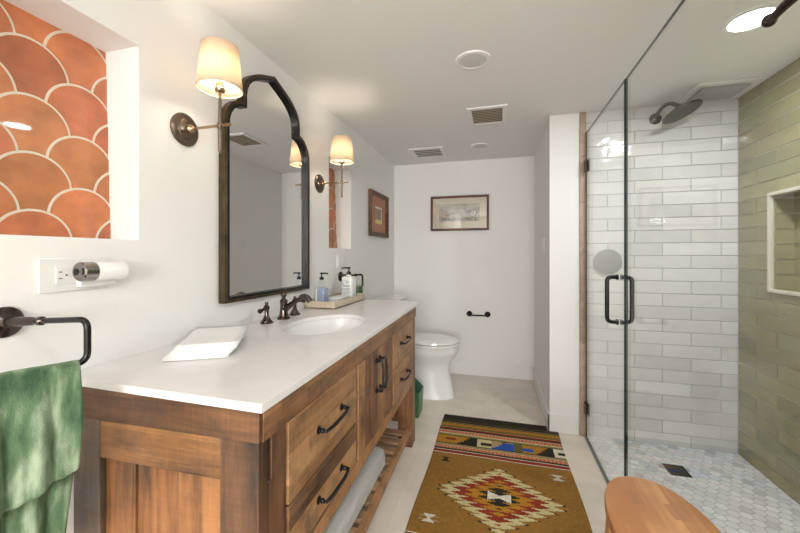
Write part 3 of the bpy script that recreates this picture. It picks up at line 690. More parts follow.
# stack of paper napkins on the near part of the counter
t0 = None; ang0 = math.radians(-29)
for k in range(10):
    rnd = random.Random(40+k); nb = B(); g = []
    L, Wd = 0.25, 0.17
    for i in range(13):
        row = []
        for j in range(9):
            x = (j/8-0.5)*Wd; y = (i/12-0.5)*L; z = 0.0010*math.sin(i*0.9)+(0.008*(i/12)**3)*(k/10)
            row.append(nb.verts.new((x, y, z)))
        g.append(row)
    for i in range(12):
        for j in range(8): nb.faces.new([g[i][j], g[i][j+1], g[i+1][j+1], g[i+1][j]])
    px, py, pz = -0.888-0.0012*k+rnd.uniform(-0.003, 0.003), 0.925+0.0055*k, ZT+0.003+0.0030*k
    o = finish('paper_napkin', nb, M['paper'], solid=0.0024); o.location = (px, py, pz); o.rotation_euler = (0, 0, -ang0+rnd.uniform(-0.03, 0.03)+0.008*k)
    o['label'] = 'white folded paper napkin in the loose stack on the near part of the countertop'; o['category'] = 'napkin'; o['group'] = 'paper napkins stacked on the countertop'

# ------------------------------------------------------------------ arched mirror
mc = 1.4565
half = [(0.3185, 0.992), (0.3185, 1.69), (0.316, 1.72), (0.305, 1.75), (0.285, 1.778), (0.258, 1.80), (0.225, 1.812), (0.2185, 1.813), (0.2185, 1.85), (0.213, 1.88), (0.20, 1.908), (0.18, 1.932), (0.15, 1.955), (0.118, 1.973), (0.08, 1.989), (0.04, 2.004)]
outer = [(mc+y, z) for y, z in half]+[(mc, 2.019)]+[(mc-y, z) for y, z in half[::-1]]
def inset(poly, d):
    n = len(poly); out = []
    for i in range(n):
        p0, p, p1 = [Vector(q) for q in (poly[i-1], poly[i], poly[(i+1) % n])]
        a = (p-p0).normalized(); c = (p1-p).normalized(); na = Vector((-a.y, a.x)); nc = Vector((-c.y, c.x))
        m = (na+nc); m = m.normalized(); k = max(0.45, m.dot(na)); q = p+m*(d/k); out.append((q.x, q.y))
    return out
t = thing('arched_mirror', 'tall arched wall mirror in a dark bronze frame between the two sconces', 'mirror', (XL, mc, 0.992))
f3 = lambda a, c, d: (XL+d, a, c)
b = B(); ring_poly(b, outer, inset(outer, 0.022), f3, 0.004, 0.034); ring_poly(b, inset(outer, 0.004), inset(outer, 0.012), f3, 0.034, 0.037)
part('frame', b, M['frame_bronze'], t, bevel=0.001)
b = B(); ring_poly(b, inset(outer, 0.013), inset(outer, 0.0235), f3, 0.017, 0.0355); part('inner_lip', b, M['black_metal'], t, 'black inner lip')
b = B(); extrude_poly(b, inset(outer, 0.018), f3, 0.012); bmesh.ops.translate(b, vec=(0.004, 0, 0), verts=b.verts[:]); part('mirror_glass', b, M['mirror'], t, smooth=False)

# ------------------------------------------------------------------ sconces
def sconce(y, label):
    t = thing('wall_sconce', label, 'wall lamp', (XL, y, 1.612), group='sconces beside the mirror')
    xr = -0.895; z = 1.612
    b = B(); lathe(b, [(0.055, 0.0005), (0.056, 0.006), (0.050, 0.011), (0.036, 0.012), (0.034, 0.017), (0.027, 0.019), (0.012, 0.021)], (XL, y, z), (1, 0, 0), seg=36); part('backplate', b, M['brass_bronze'], t)
    b = B(); lathe(b, [(0.013, 0.02), (0.015, 0.03), (0.010, 0.040), (0.005, 0.044)], (XL, y, z), (1, 0, 0), seg=20); tube(b, [(XL+0.04, y, z), (xr+0.042, y, z)], 0.0045, 12)
    part('arm', b, M['brass'], t)
    b = B(); tube(b, [(xr, y, 1.520), (xr, y, 1.528), (xr, y, 1.5281), (xr, y, 1.722)], [0.003, 0.0065, 0.0055, 0.005], 12); lathe(b, [(0.009, -0.008), (0.009, 0.008)], (xr, y, z), seg=14)
    part('stem', b, M['brass_bronze'], t)
    b = B(); lathe(b, [(0.006, 0.0), (0.016, 0.004), (0.018, 0.012), (0.013, 0.018), (0.013, 0.034)], (xr, y, 1.722), seg=20); part('socket', b, M['brass'], t)
    b = B(); lathe(b, [(0.010, 0), (0.014, 0.010), (0.023, 0.034), (0.022, 0.048), (0.012, 0.062), (0.002, 0.066)], (xr, y, 1.757), seg=18); part('bulb', b, M['bulb'], t)
    b = B(); z0, z1, r0, r1 = 1.733, 1.876, 0.070, 0.057; lathe(b, [(r0, z0), (r1, z1)], (xr, y, 0), seg=48, cap=False); part('lamp_shade', b, M['shade'], t, solid=0.0012)
    b = B(); lathe(b, [(r0+0.0012, z0-0.001), (r0+0.0014, z0+0.004), (r0-0.001, z0+0.004), (r0-0.001, z0-0.001), (r0+0.0012, z0-0.001)], (xr, y, 0), seg=48, cap=False)
    for a in (0, 2*PI/3, 4*PI/3): tube(b, [(xr, y, z0+0.012), (xr+r0*0.97*math.cos(a), y+r0*0.97*math.sin(a), z0+0.012)], 0.0012, 6)
    part('shade_ring', b, pm('shade_trim', (0.62, 0.5, 0.36), 0.7), t)
    return t
sconce(0.985, 'lit bronze wall sconce with cream shade, nearer one, left of the arched mirror')
sconce(1.946, 'lit bronze wall sconce with cream shade, farther one, right of the arched mirror')

# ------------------------------------------------------------------ pictures
def picture_back():
    x0, x1, z0, z1 = -0.656, -0.084, 1.422, 1.768; Y = YB
    t = thing('framed_picture', 'wide reddish-brown framed landscape drawing with a cream mat on the back wall', 'picture', ((x0+x1)/2, Y, z0))
    g = lambda a, c, d: (a, Y-d, c); R_ = lambda a0, a1, c0, c1: [(a0, c0), (a1, c0), (a1, c1), (a0, c1)]
    b = B(); ring_poly(b, R_(x0, x1, z0, z1), R_(x0+0.022, x1-0.022, z0+0.022, z1-0.022), g, 0.001, 0.024); part('frame', b, M['frame_wood'], t, bevel=0.003)
    b = B(); box(b, x0+0.02, x1-0.02, Y-0.008, Y-0.004, z0+0.02, z1-0.02); part('mat_board', b, pm('cream_mat', (0.66, 0.59, 0.48), 0.8), t)
    px0, px1, pz0, pz1 = x0+0.088, x1-0.092, z0+0.095, z1-0.083
    m, nt, bs = new_mat('pencil_landscape'); tc = N(nt, 'ShaderNodeTexCoord'); mp = N(nt, 'ShaderNodeMapping'); mp.inputs['Scale'].default_value = (8, 1, 24)
    n = N(nt, 'ShaderNodeTexNoise'); n.inputs['Scale'].default_value = 1; n.inputs['Detail'].default_value = 8; nt.links.new(tc.outputs['Object'], mp.inputs[0]); nt.links.new(mp.outputs[0], n.inputs['Vector'])
    r = N(nt, 'ShaderNodeValToRGB'); r.color_ramp.elements[0].position = 0.3; r.color_ramp.elements[0].color = (0.12, 0.115, 0.10, 1); r.color_ramp.elements[1].position = 0.52; r.color_ramp.elements[1].color = (0.46, 0.45, 0.41, 1)
    nt.links.new(n.outputs['Fac'], r.inputs[0]); nt.links.new(r.outputs[0], bs.inputs['Base Color']); bs.inputs['Roughness'].default_value = 0.9
    b = B(); box(b, px0, px1, Y-0.0088, Y-0.0081, pz0, pz1); p = part('print', b, m, t, 'grey pencil landscape print')
    b = B(); rnd = random.Random(4); yy = Y-0.0098
    def br(x, z, a, L, w, n):
        x2, z2 = x+L*math.cos(a), z+L*math.sin(a)
        if not (px0 < x2 < px1 and pz0 < z2 < pz1): return
        tube(b, [(x, yy, z), (x2, yy, z2)], [w*1.5, w*1.1], 5)
        if n:
            for s in (-1, 1, rnd.choice((-1, 1))): br(x2, z2, a+s*rnd.uniform(0.3, 0.8), L*0.68, w*0.62, n-1)
    br(px1-0.035, pz0, 1.62, 0.045, 0.0024, 5); br(px1-0.035, pz0+0.04, 1.4, 0.04, 0.002, 4); br(px1-0.09, pz0, 1.4, 0.02, 0.0012, 3)
    for i in range(26):
        x = rnd.uniform(px0, px1-0.05); z = pz0+rnd.uniform(0, 0.03)+0.01*math.sin(x*20); tube(b, [(x, yy, z), (min(x+rnd.uniform(0.01, 0.045), px1-0.001), yy, z+rnd.uniform(-0.003, 0.004))], 0.0017, 5)
    tube(b, [(px0, yy, pz0), (px1, yy, pz0), (px1, yy, pz1), (px0, yy, pz1), (px0, yy, pz0)], 0.0008, 4)
    part('drawing', b, pm('pencil_dark', (0.07, 0.065, 0.05), 0.9), p)
    b = B(); quadbox(b, [(x0+0.02, Y-0.0125, z0+0.02), (x1-0.02, Y-0.0140, z0+0.02), (x1-0.02, Y-0.0125, z0+0.02), (x0+0.02, Y-0.0110, z0+0.02), (x0+0.02, Y-0.0165, z1-0.02), (x1-0.02, Y-0.0180, z1-0.02), (x1-0.02, Y-0.0165, z1-0.02), (x0+0.02, Y-0.0150, z1-0.02)]); part('glazing', b, M['pane'], t, smooth=False)
picture_back()
def picture_left():
    y0, y1, z0, z1 = 2.79, 3.28, 1.343, 1.735; X = XL
    t = thing('framed_picture', 'brown framed small print with an orange mat on the left wall near the corner', 'picture', (X, (y0+y1)/2, z0))
    g = lambda a, c, d: (X+d, a, c); R_ = lambda k: [(y0+k, z0+k), (y1-k, z0+k), (y1-k, z1-k), (y0+k, z1-k)]
    b = B(); ring_poly(b, R_(0), R_(0.018), g, 0.001, 0.030); ring_poly(b, R_(0.018), R_(0.038), g, 0.001, 0.022); part('frame', b, M['frame_brown'], t, bevel=0.003)
    b = B(); box(b, X+0.004, X+0.008, y0+0.03, y1-0.03, z0+0.03, z1-0.03); part('mat_board', b, pm('orange_mat', (0.46, 0.17, 0.075), 0.85), t, 'orange mat board')
    b = B(); lay = b.loops.layers.float_color.new('tint'); rnd = random.Random(5); a0, a1, c0, c1 = 2.95, 3.12, 1.46, 1.61
    for i in range(10):
        for j in range(9):
            yy, zz = a0+(a1-a0)*i/10, c0+(c1-c0)*j/9; c = rnd.choice(((0.25, 0.12, 0.10), (0.30, 0.28, 0.12), (0.16, 0.10, 0.09), (0.35, 0.22, 0.2)))
            if j < 2: c = (0.62, 0.60, 0.12)
            if j == 8 or i == 9: c = (0.72, 0.68, 0.66)
            for f in box(b, X+0.0082, X+0.0092, yy, yy+(a1-a0)/10, zz, zz+(c1-c0)/9):
                for l in f.loops: l[lay] = (*c, 1)
    part('print', b, vcol_mat('small_print', 0.6), t)
    b = B(); box(b, X+0.0125, X+0.0145, y0+0.04, y1-0.04, z0+0.04, z1-0.04); part('glazing', b, M['pane_soft'], t, smooth=False)
picture_left()

# ------------------------------------------------------------------ outlets, switches
def plate_left(y0, y1, z0, z1, name, label, cat, rockers):
    t = thing(name, label, cat, (XL, (y0+y1)/2, z0))
    b = B(); box(b, XL, XL+0.006, y0, y1, z0, z1); part('cover_plate', b, M['white_plastic'], t, bevel=0.002)
    for a0, a1, c0, c1 in rockers:
        b = B(); box(b, XL+0.006, XL+0.009, a0, a1, c0, c1); part('rocker' if 'switch' in name else 'receptacle', b, M['white_plastic'], t, bevel=0.001)
    return t
t = plate_left(0.579, 0.735, 1.089, 1.172, 'wall_outlet', 'wide white outlet plate on the left wall above the towel holder', 'outlet', [(0.611, 0.655, 1.108, 1.150)])
b = B()
for z in (1.138, 1.122): box(b, XL+0.009, XL+0.0094, 0.617, 0.624, z-0.001, z+0.001)
lathe(b, [(0.0022, 0), (0.0022, 0.0006)], (XL+0.009, 0.633, 1.130), (1, 0, 0), seg=10)
part('slots', b, M['dark'], t)
plate_left(2.19, 2.31, 1.095, 1.178, 'light_switch', 'white double switch plate on the left wall above the tray', 'switch', [(2.205, 2.24, 1.11, 1.163), (2.258, 2.293, 1.11, 1.163)])
t = thing('light_switch', 'white switch plate on the alcove side wall facing the mirror', 'switch', (XP, 2.83, 1.19))
b = B(); box(b, XP-0.006, XP, 2.82, 2.955, 1.19, 1.315); part('cover_plate', b, M['white_plastic'], t, bevel=0.002)
for y in (2.840, 2.899):
    b = B(); box(b, XP-0.009, XP-0.006, y, y+0.036, 1.215, 1.29); part('rocker', b, M['white_plastic'], t, bevel=0.001)
# plug-in night light
t = thing('plug_in_night_light', 'chrome and white cylindrical plug-in night light in the wall outlet', 'night light', (XL+0.01, 0.68, 1.12))
cx, cz, rr = XL+0.037, 1.138, 0.0245
b = B(); lathe(b, [(0.010, 0.643), (0.014, 0.6415), (rr-0.0025, 0.642), (rr, 0.645), (rr, 0.674), (rr-0.001, 0.675)], (cx, 0, cz), (0, 1, 0), seg=32); part('cap', b, M['chrome'], t, 'chrome end cap')
b = B(); lathe(b, [(0.007, 0), (0.009, 0.003), (0.004, 0.006)], (cx, 0.638, cz), (0, -1, 0), seg=18); part('knob', b, M['black_metal'], t)
b = B(); lathe(b, [(rr-0.001, 0.675), (rr, 0.677), (rr, 0.748), (rr-0.005, 0.754)], (cx, 0, cz), (0, 1, 0), seg=32); part('diffuser', b, M['white_plastic'], t)
b = B(); box(b, XL+0.0095, cx-0.01, 0.652, 0.74, cz-0.04, cz+0.01); part('plug_body', b, M['white_plastic'], t, bevel=0.004)

# ------------------------------------------------------------------ towel holders and green towels
def towel_holder(py, e, label, run):
    """wall plate at y=py, arm out to e=(x,y), loop down and back along run"""
    t = thing('towel_holder', label, 'towel holder', (XL, py, 1.033), group='bronze hand towel holders')
    b = B(); lathe(b, [(0.033, 0.0005), (0.034, 0.006), (0.028, 0.012), (0.018, 0.016), (0.011, 0.022)], (XL, py, 1.033), (1, 0, 0), seg=32); part('wall_plate', b, M['bronze'], t)
    P = Vector((XL, py, 1.033)); E = Vector((e[0], e[1], 1.048)); d = (E-P).normalized()
    b = B(); q = [P+d*k for k in (0.02, 0.05, 0.085, 0.092, 0.097, 0.104, 0.112, 0.118)]; tube(b, q, [0.013, 0.0105, 0.009, 0.006, 0.006, 0.0095, 0.0095, 0.005], 18); part('post', b, M['bronze'], t)
    b = B(); R3 = Vector((run[0], run[1], 0)); low = E+Vector((0, 0, -0.088))
    q = rounded([P+d*0.118, E, low, low+R3], 0.022, 6); tube(b, q, 0.0063, 14); sphere(b, low+R3, 0.0075, 12); part('bar', b, M['black_metal'], t)
    return low, R3
def towel(A, C, nrm, length, back, label, seed, taper=0.0):
    """velour towel hung over a bar from A to C; nrm = horizontal side it falls on"""
    rnd = random.Random(seed); A, C, n = Vector(A), Vector(C), Vector(nrm).normalized(); d = (C-A)
    b = B(); NU, NV = 26, 40; g = []
    up = Vector((0, 0, 1)); tot = length+back+0.03
    for i in range(NU+1):
        u = i/NU; row = []; base = A+d*u
        for j in range(NV+1):
            s = j/NV*tot-back
            if s < 0: off, z, dn = -0.013, s, -s                      # behind the bar
            elif s < 0.03: a = PI*s/0.03; off, z, dn = -0.013*math.cos(a), 0.011*math.sin(a), 0
            else: off, z, dn = 0.013, -(s-0.03), s-0.03
            k = min(1, dn/0.12)
            wv = (0.0095*math.sin(u*15+seed+dn*3)+0.006*math.sin(u*31+1.7+dn*7))*k+0.002*math.sin(u*9)
            sh = -taper*(max(0, dn-0.06)**1.5)*(1-u)*1.0
            bulge = 0.02*math.sin(min(1, dn/0.3)*PI*0.5)*(1 if off > 0 else 0.3)
            p = base+n*(off+wv+(bulge if off > 0 else -bulge*0.3))+up*z+d.normalized()*(-sh)
            if s > 0.03: p += up*(0.05*(1-u)*min(1, dn/0.3)-0.02*u)*k
            row.append(b.verts.new(p))
        g.append(row)
    for i in range(NU):
        for j in range(NV): b.faces.new([g[i][j], g[i+1][j], g[i+1][j+1], g[i][j+1]])
    return single('hand_towel', b, M['towel'], label, 'towel', tuple(A-Vector((0, 0, length))), solid=0.009, subs=1, ang=3.0)
low, R3 = towel_holder(0.520, (-0.812, 0.533), 'dark bronze hand towel holder on the left wall below the outlet, nearest the viewer', (-0.055, -0.135))
towel(low+Vector((-0.002, -0.014, 0.0)), low+R3*1.15+Vector((0, 0, 0)), (0.93, -0.35, 0), 0.235, 0.38, 'green velour hand towel hanging in the lower left foreground beside the vanity', 1, 0.12)
low2, R32 = towel_holder(2.245, (-0.893, 2.275), 'dark bronze hand towel holder partly hidden behind the white pump bottle', (-0.10, 0.0))
towel(low2+Vector((-0.004, 0, 0)), low2+R32*1.0, (0, -1, 0), 0.30, 0.22, 'green hand towel just showing above the far end of the tray', 2)

# ------------------------------------------------------------------ toilet
TY = 2.985
t = thing('toilet', 'white toilet between the vanity and the back wall, facing right', 'toilet', (-0.70, TY, 0))
def loft(b, secs, seg=48):
    rings = []
    for (x0, x1, hw_, z, ex) in secs:
        cx_, a_ = (x0+x1)/2, (x1-x0)/2
        rings.append([b.verts.new((cx_+a_*math.copysign(abs(math.cos(q))**ex, math.cos(q)), TY+hw_*math.copysign(abs(math.sin(q))**ex, math.sin(q)), z*1.085)) for q in [2*PI*i/seg for i in range(seg)]])
    for A, C in zip(rings, rings[1:]):
        for i in range(seg): b.faces.new([A[i], A[(i+1) % seg], C[(i+1) % seg], C[i]])
    b.faces.new(rings[0][::-1]); b.faces.new(rings[-1])
b = B(); loft(b, [(-0.95, -0.350, 0.128, 0.0, 0.75), (-0.95, -0.354, 0.125, 0.03, 0.75), (-0.95, -0.380, 0.108, 0.14, 0.8), (-0.95, -0.395, 0.108, 0.21, 0.85), (-0.95, -0.375, 0.130, 0.27, 0.9), (-0.95, -0.335, 0.165, 0.32, 0.92), (-0.95, -0.318, 0.180, 0.355, 0.95), (-0.95, -0.316, 0.182, 0.392, 0.95)])
part('bowl', b, M['porcelain'], t)
b = B(); loft(b, [(-0.80, -0.312, 0.184, 0.3935, 0.95), (-0.80, -0.308, 0.187, 0.400, 0.95), (-0.80, -0.309, 0.186, 0.410, 0.95), (-0.80, -0.314, 0.181, 0.414, 0.95)]); part('seat', b, M['porcelain'], t)
b = B(); loft(b, [(-0.80, -0.316, 0.182, 0.418, 0.95), (-0.80, -0.309, 0.187, 0.423, 0.95), (-0.80, -0.311, 0.185, 0.434, 0.95), (-0.79, -0.330, 0.168, 0.443, 0.95), (-0.78, -0.42, 0.10, 0.447, 0.95)]); part('lid', b, M['porcelain'], t)
b = B(); box(b, XL+0.018, -0.835, TY-0.21, TY+0.21, 0.395, 0.765); part('tank', b, M['porcelain'], t, bevel=0.02)
b = B(); box(b, XL+0.015, -0.825, TY-0.22, TY+0.22, 0.766, 0.80); part('tank_lid', b, M['porcelain'], t, bevel=0.012)

# green waste bin with slanted top
t = thing('waste_bin', 'green waste bin with a slanted top on the floor between vanity and toilet', 'waste bin', (-0.64, 2.58, 0))
b = B(); x0, x1, y0, y1 = -0.72, -0.548, 2.50, 2.66; th = 0.004
o4 = [(x0+0.01, y0+0.01, 0), (x1-0.008, y0+0.01, 0), (x1-0.008, y1-0.01, 0), (x0+0.01, y1-0.01, 0), (x0, y0, 0.34), (x1, y0, 0.18), (x1, y1, 0.18), (x0, y1, 0.34)]
i4 = [(x0+0.014, y0+0.014, 0.006), (x1-0.012, y0+0.014, 0.006), (x1-0.012, y1-0.014, 0.006), (x0+0.014, y1-0.014, 0.006), (x0+th, y0+th, 0.34), (x1-th, y0+th, 0.18), (x1-th, y1-th, 0.18), (x0+th, y1-th, 0.34)]
vo = [b.verts.new(p) for p in o4]; vi = [b.verts.new(p) for p in i4]
b.faces.new([vo[i] for i in (3, 2, 1, 0)]); b.faces.new([vi[i] for i in (0, 1, 2, 3)])
for i in range(4):
    j = (i+1) % 4; b.faces.new([vo[i], vo[j], vo[4+j], vo[4+i]]); b.faces.new([vi[j], vi[i], vi[4+i], vi[4+j]]); b.faces.new([vo[4+i], vo[4+j], vi[4+j], vi[4+i]])
part('bucket', b, M['green_plastic'], t)
b = B(); tube(b, [(x0+0.01, y0+0.012, 0.345), (x0+0.05, y0+0.008, 0.325), (x0+0.085, y0+0.012, 0.29)], [0.012, 0.018, 0.008], 12); part('liner', b, M['paper'], t, 'white crumpled liner edge', subs=1)

# toilet paper holder on the back wall
t = thing('toilet_paper_holder', 'dark bronze empty toilet paper holder on the back wall', 'paper holder', (-0.185, YB, 0.60))
xa, xb, z = -0.272, -0.098, 0.602
for x in (xa, xb):
    b = B(); lathe(b, [(0.027, 0.0005), (0.028, 0.006), (0.022, 0.012), (0.012, 0.020), (0.010, 0.055), (0.014, 0.060), (0.014, 0.072), (0.006, 0.078)], (x, YB, z), (0, -1, 0), seg=24); part('post', b, M['black_metal'], t)
b = B(); tube(b, [(xa+0.008, YB-0.066, z), (xa+0.025, YB-0.066, z-0.004), (xb-0.025, YB-0.066, z-0.004), (xb-0.008, YB-0.066, z)], 0.0075, 12); part('roller_bar', b, M['black_metal'], t)

# ------------------------------------------------------------------ rug
RX0, RX1, RYC, RH = -0.377, 0.384, 1.79, 0.83
def rugcol(x, y):
    """kilim weave: x from the centre line, y from the centre towards the far end"""
    brown = (0.30, 0.152, 0.034); gold = (0.46, 0.215, 0.025); cream = (0.60, 0.52, 0.27); red = (0.27, 0.04, 0.022); blk = (0.028, 0.026, 0.02)
    white = (0.70, 0.66, 0.54); tan = (0.42, 0.30, 0.14); org = (0.50, 0.13, 0.05); pink = (0.58, 0.26, 0.16); olive = (0.14, 0.12, 0.035); blue = (0.03, 0.09, 0.40)
    t = abs(y)
    if t < 0.320:
        p = 0.034; yr = abs(y-0.0); row = math.floor(yr/p); fr = yr/p-row; tri = 1-2*abs(fr-0.5)
        m = (abs(x)-0.052*(tri-0.5))/0.292+(row+0.5)*p/0.232
        if abs(x) < 0.055 and abs(y) < 0.010+abs(x)*0.42: return white
        if m < 0.34: return blk
        if m < 0.56: return gold
        if m < 0.78: return red
        if m < 0.985: return cream
        if m < 1.03 and tri > 0.72: return blk
        for cx_, cy_, c in ((-0.297, 0.255, blk), (0.30, 0.235, white), (-0.297, -0.225, white), (0.30, -0.24, blk)):
            dx_, dy_ = abs(x-cx_), abs(y-cy_)
            if dy_ < 0.024 and dx_ < 0.006+dy_*0.95: return c
            if abs(dy_-0.012) < 0.002 and dx_ < 0.045: return tuple(v*0.7+c[i]*0.3 for i, v in enumerate(brown))
        return brown
    for lim, c in ((0.329, white), (0.352, red), (0.358, white), (0.374, blk)):
        if t < lim: return c
    if t < 0.404: return org if (math.floor((x+abs(((t-0.374)/0.03)-0.5)*0.012)/0.011) % 2) else pink
    for lim, c in ((0.410, cream), (0.416, olive), (0.424, tan), (0.430, olive)):
        if t < lim: return c
    if t < 0.535:
        v = (t-0.430)/0.105; s = x-RX0 if y > 0 else RX1-x; st = math.floor(v*5)/5
        if v < 0.06 or v > 0.94: return blk
        if 0.03 < s < 0.13: return red if 0.45 < v < 0.68 and 0.05 < s < 0.12 else gold
        if s < 0.24: return blk if s > 0.13+0.09*st else gold
        if s < 0.34:
            if 0.3 < v < 0.7 and s > 0.275: return blk if v < 0.6 else cream
            return cream if s > 0.25 else blk
        if s < 0.52:
            if s < 0.47 and s > 0.34+0.11*st: return blue if v < 0.85 else tan
            return tan if s < 0.40 else olive
        if s < 0.60: return blue if 0.25 < v < 0.6 and s < 0.58 else gold
        if s < 0.70: return blk if s > 0.60+0.08*st else gold
        if 0.35 < v < 0.62 and s > 0.72: return blk
        return white
    for lim, c in ((0.541, olive), (0.549, tan), (0.555, olive), (0.562, cream)):
        if t < lim: return c
    if t < 0.598: return org if (math.floor((x-abs(((t-0.562)/0.036)-0.5)*0.012)/0.011) % 2) else pink
    for lim, c in ((0.604, cream), (0.620, blk), (0.636, red), (0.644, tan), (0.656, olive), (0.664, gold), (0.672, blk), (0.684, gold), (0.690, olive), (0.703, gold), (0.712, blk), (0.722, tan), (0.742, blk), (0.748, olive), (0.83, (0.035, 0.03, 0.02))):
        if t < lim: return c
    return blk
b = B(); lay = b.loops.layers.float_color.new('tint'); nx_, ny_ = 138, 300
def rp(i, j):
    x = RX0+(RX1-RX0)*i/nx_; y = RYC-RH+2*RH*j/ny_
    x += 0.004*math.sin(y*7+i*0.01)
    return Vector((x, y, 0.006+0.0012*math.sin(y*23+x*5)*math.sin(x*9)))
G = [[b.verts.new(rp(i, j)) for j in range(ny_+1)] for i in range(nx_+1)]
for i in range(nx_):
    for j in range(ny_):
        f = b.faces.new([G[i][j], G[i+1][j], G[i+1][j+1], G[i][j+1]])
        c = rugcol(RX0+(RX1-RX0)*(i+0.5)/nx_-0.003, -RH+2*RH*(j+0.5)/ny_)
        v = 1+0.10*math.sin((j+0.37*i)*12.9898)*math.sin(j*3.1)
        for l in f.loops: l[lay] = (c[0]*v, c[1]*v, c[2]*v, 1)
border = [G[i][0] for i in range(nx_+1)]+[G[nx_][j] for j in range(1, ny_+1)]+[G[i][ny_] for i in range(nx_-1, -1, -1)]+[G[0][j] for j in range(ny_-1, 0, -1)]
low_ = [b.verts.new((v.co.x, v.co.y, 0.001)) for v in border]
for i in range(len(border)):
    j = (i+1) % len(border); f = b.faces.new([border[j], border[i], low_[i], low_[j]])
    for l in f.loops: l[lay] = (0.12, 0.07, 0.03, 1)
rug = thing('area_rug', 'brown flat-woven rug with a stepped diamond and striped bands on the floor', 'rug', (0, RYC, 0.001))
part('weave', b, M['rug'], rug, ang=3.0)
b = B(); rnd = random.Random(21)
for yy, s in ((RYC+RH, 1), (RYC-RH, -1)):
    x = RX0
    while x < RX1: 
        tube(b, [(x, yy-s*0.004, 0.005), (x+rnd.uniform(-.003, .003), yy+s*rnd.uniform(0.004, 0.010), 0.003)], 0.0012, 5); x += 0.008
    
fr = part('fringe', b, M['fringe'], rug); fr['kind'] = 'stuff'

# folded bath mat on the vanity shelf
b = B(); secs = []
mx0, mx1, my0, my1, mz0, mz1 = -0.66, -0.535, 0.78, 1.70, 0.1155, 0.228
for k in range(13):
    pass
box(b, mx0, mx1, my0, my1, mz0, mz1)
single('bath_mat', b, M['towel_white'], 'grey-white woven bath mat folded long on the slatted vanity shelf', 'bath mat', (-0.56, 1.2, mz0), bevel=0.036)

# ------------------------------------------------------------------ shower: glass, fittings
b = B(); fs = box(b, XG-0.005, XG+0.005, 0.055, 1.786, 0.004, 1.962)
for f in fs:
    if abs(f.normal.x) < 0.5: pass
def pane(par_label, name, y0, y1, z0, z1):
    b = B(); fs = box(b, XG-0.005, XG+0.005, y0, y1, z0, z1)
    b.normal_update()
    for f in fs:
        if abs(f.normal.x) < 0.5: f.material_index = 1
    return b
b.free()
pg = single('shower_glass_panel', pane(0, 0, 0.055, 1.790, 0.004, 1.962), [M['glass'], M['glass_edge']], 'large fixed clear glass shower panel on the right, nearer the viewer', 'glass panel', (XG, 0.92, 0.004), smooth=False)
door = thing('shower_door', 'clear frameless glass shower door with black pull handle, hinged at the white wall', 'shower door', (XG, 2.17, 0.008))
part('glass_pane', pane(0, 0, 1.797, 2.535, 0.010, 1.966), [M['glass'], M['glass_edge']], door, smooth=False)
b = B(); box(b, XG-0.008, XG+0.006, 1.7915, 1.7955, 0.010, 1.962); part('edge_seal', b, pm('dark_seal', (0.012, 0.02, 0.02), 0.25), door, 'dark vertical edge seal')
hy, hz0, hz1 = 1.885, 0.865, 1.076
for sx, nm in ((-1, 'pull_handle'), (1, 'pull_handle')):
    b = B(); xo = XG+sx*0.052; q = rounded([(XG+sx*0.006, hy, hz1), (xo, hy, hz1), (xo, hy, hz0), (XG+sx*0.006, hy, hz0)], 0.024, 6); tube(b, q, 0.0095, 16)
    for z in (hz0, hz1): lathe(b, [(0.0135, 0.0), (0.0135, 0.007), (0.011, 0.008)], (XG+sx*0.0055, hy, z), (sx, 0, 0), seg=20)
    part(nm, b, M['black_metal'], door, 'black D-shaped pull')
for z in (1.755, 0.19):
    b = B(); box(b, XG-0.011, XG-0.0055, 2.495, 2.553, z-0.038, z+0.038); box(b, XG+0.0055, XG+0.011, 2.495, 2.553, z-0.038, z+0.038); tube(b, [(XG, 2.546, z-0.038), (XG, 2.546, z+0.038)], 0.0075, 12)
    part('hinge', b, M['bronze'], door, 'dark hinge', bevel=0.0015)
# shower head
t = thing('rain_shower', 'round bronze rain shower head on a curved arm high on the white tiled wall', 'shower head', (0.945, YF, 2.03))
hb = Vector((0.945, YF-0.001, 2.028))
b = B(); lathe(b, [(0.033, 0), (0.034, 0.005), (0.026, 0.011), (0.012, 0.015)], hb, (0, -1, 0), seg=28); part('flange', b, M['bronze'], t)
hc = Vector((1.012, 2.385, 1.996)); nrm = Vector((0.45, -0.30, -0.80)).normalized(); nrm = Vector((0.34, -0.20, -0.92)).normalized()
top = hc-nrm*0.045
b = B(); q = bez(hb, hb+Vector((0.015, -0.06, 0.075)), top+Vector((-0.012, 0.04, 0.03)), 8)+[top]; tube(b, q, 0.0105, 14); part('arm', b, M['dull_bronze'], t)
b = B(); lathe(b, [(0.012, -0.05), (0.016, -0.040), (0.014, -0.030), (0.035, -0.020), (0.085, -0.010), (0.098, -0.002), (0.098, 0.004), (0.092, 0.006), (0.005, 0.006)], hc, nrm, seg=44); h = part('head', b, M['dull_bronze'], t)
b = B(); u, v = ring_frame(nrm)
for r_, n in ((0.02, 8), (0.04, 14), (0.06, 20), (0.08, 26)):
    for k in range(n):
        a = 2*PI*k/n; p = hc+nrm*0.006+(u*math.cos(a)+v*math.sin(a))*r_; tube(b, [p, p+nrm*0.003], 0.0018, 6)
part('nozzles', b, M['black_metal'], h)
# round disc on the shower wall
b = B(); lathe(b, [(0.078, 0.003), (0.082, 0.006), (0.082, 0.012), (0.074, 0.015), (0.03, 0.017), (0.002, 0.0175)], (0.679, YF-0.0015, 1.135), (0, -1, 0), seg=56)
single('shaving_mirror', b, pm('satin_grey_disc', (0.22, 0.22, 0.22), 0.4, 0.0), 'round satin grey disc mounted on the white shower tiles above the door handle', 'shower fitting', (0.679, YF-0.003, 1.135))
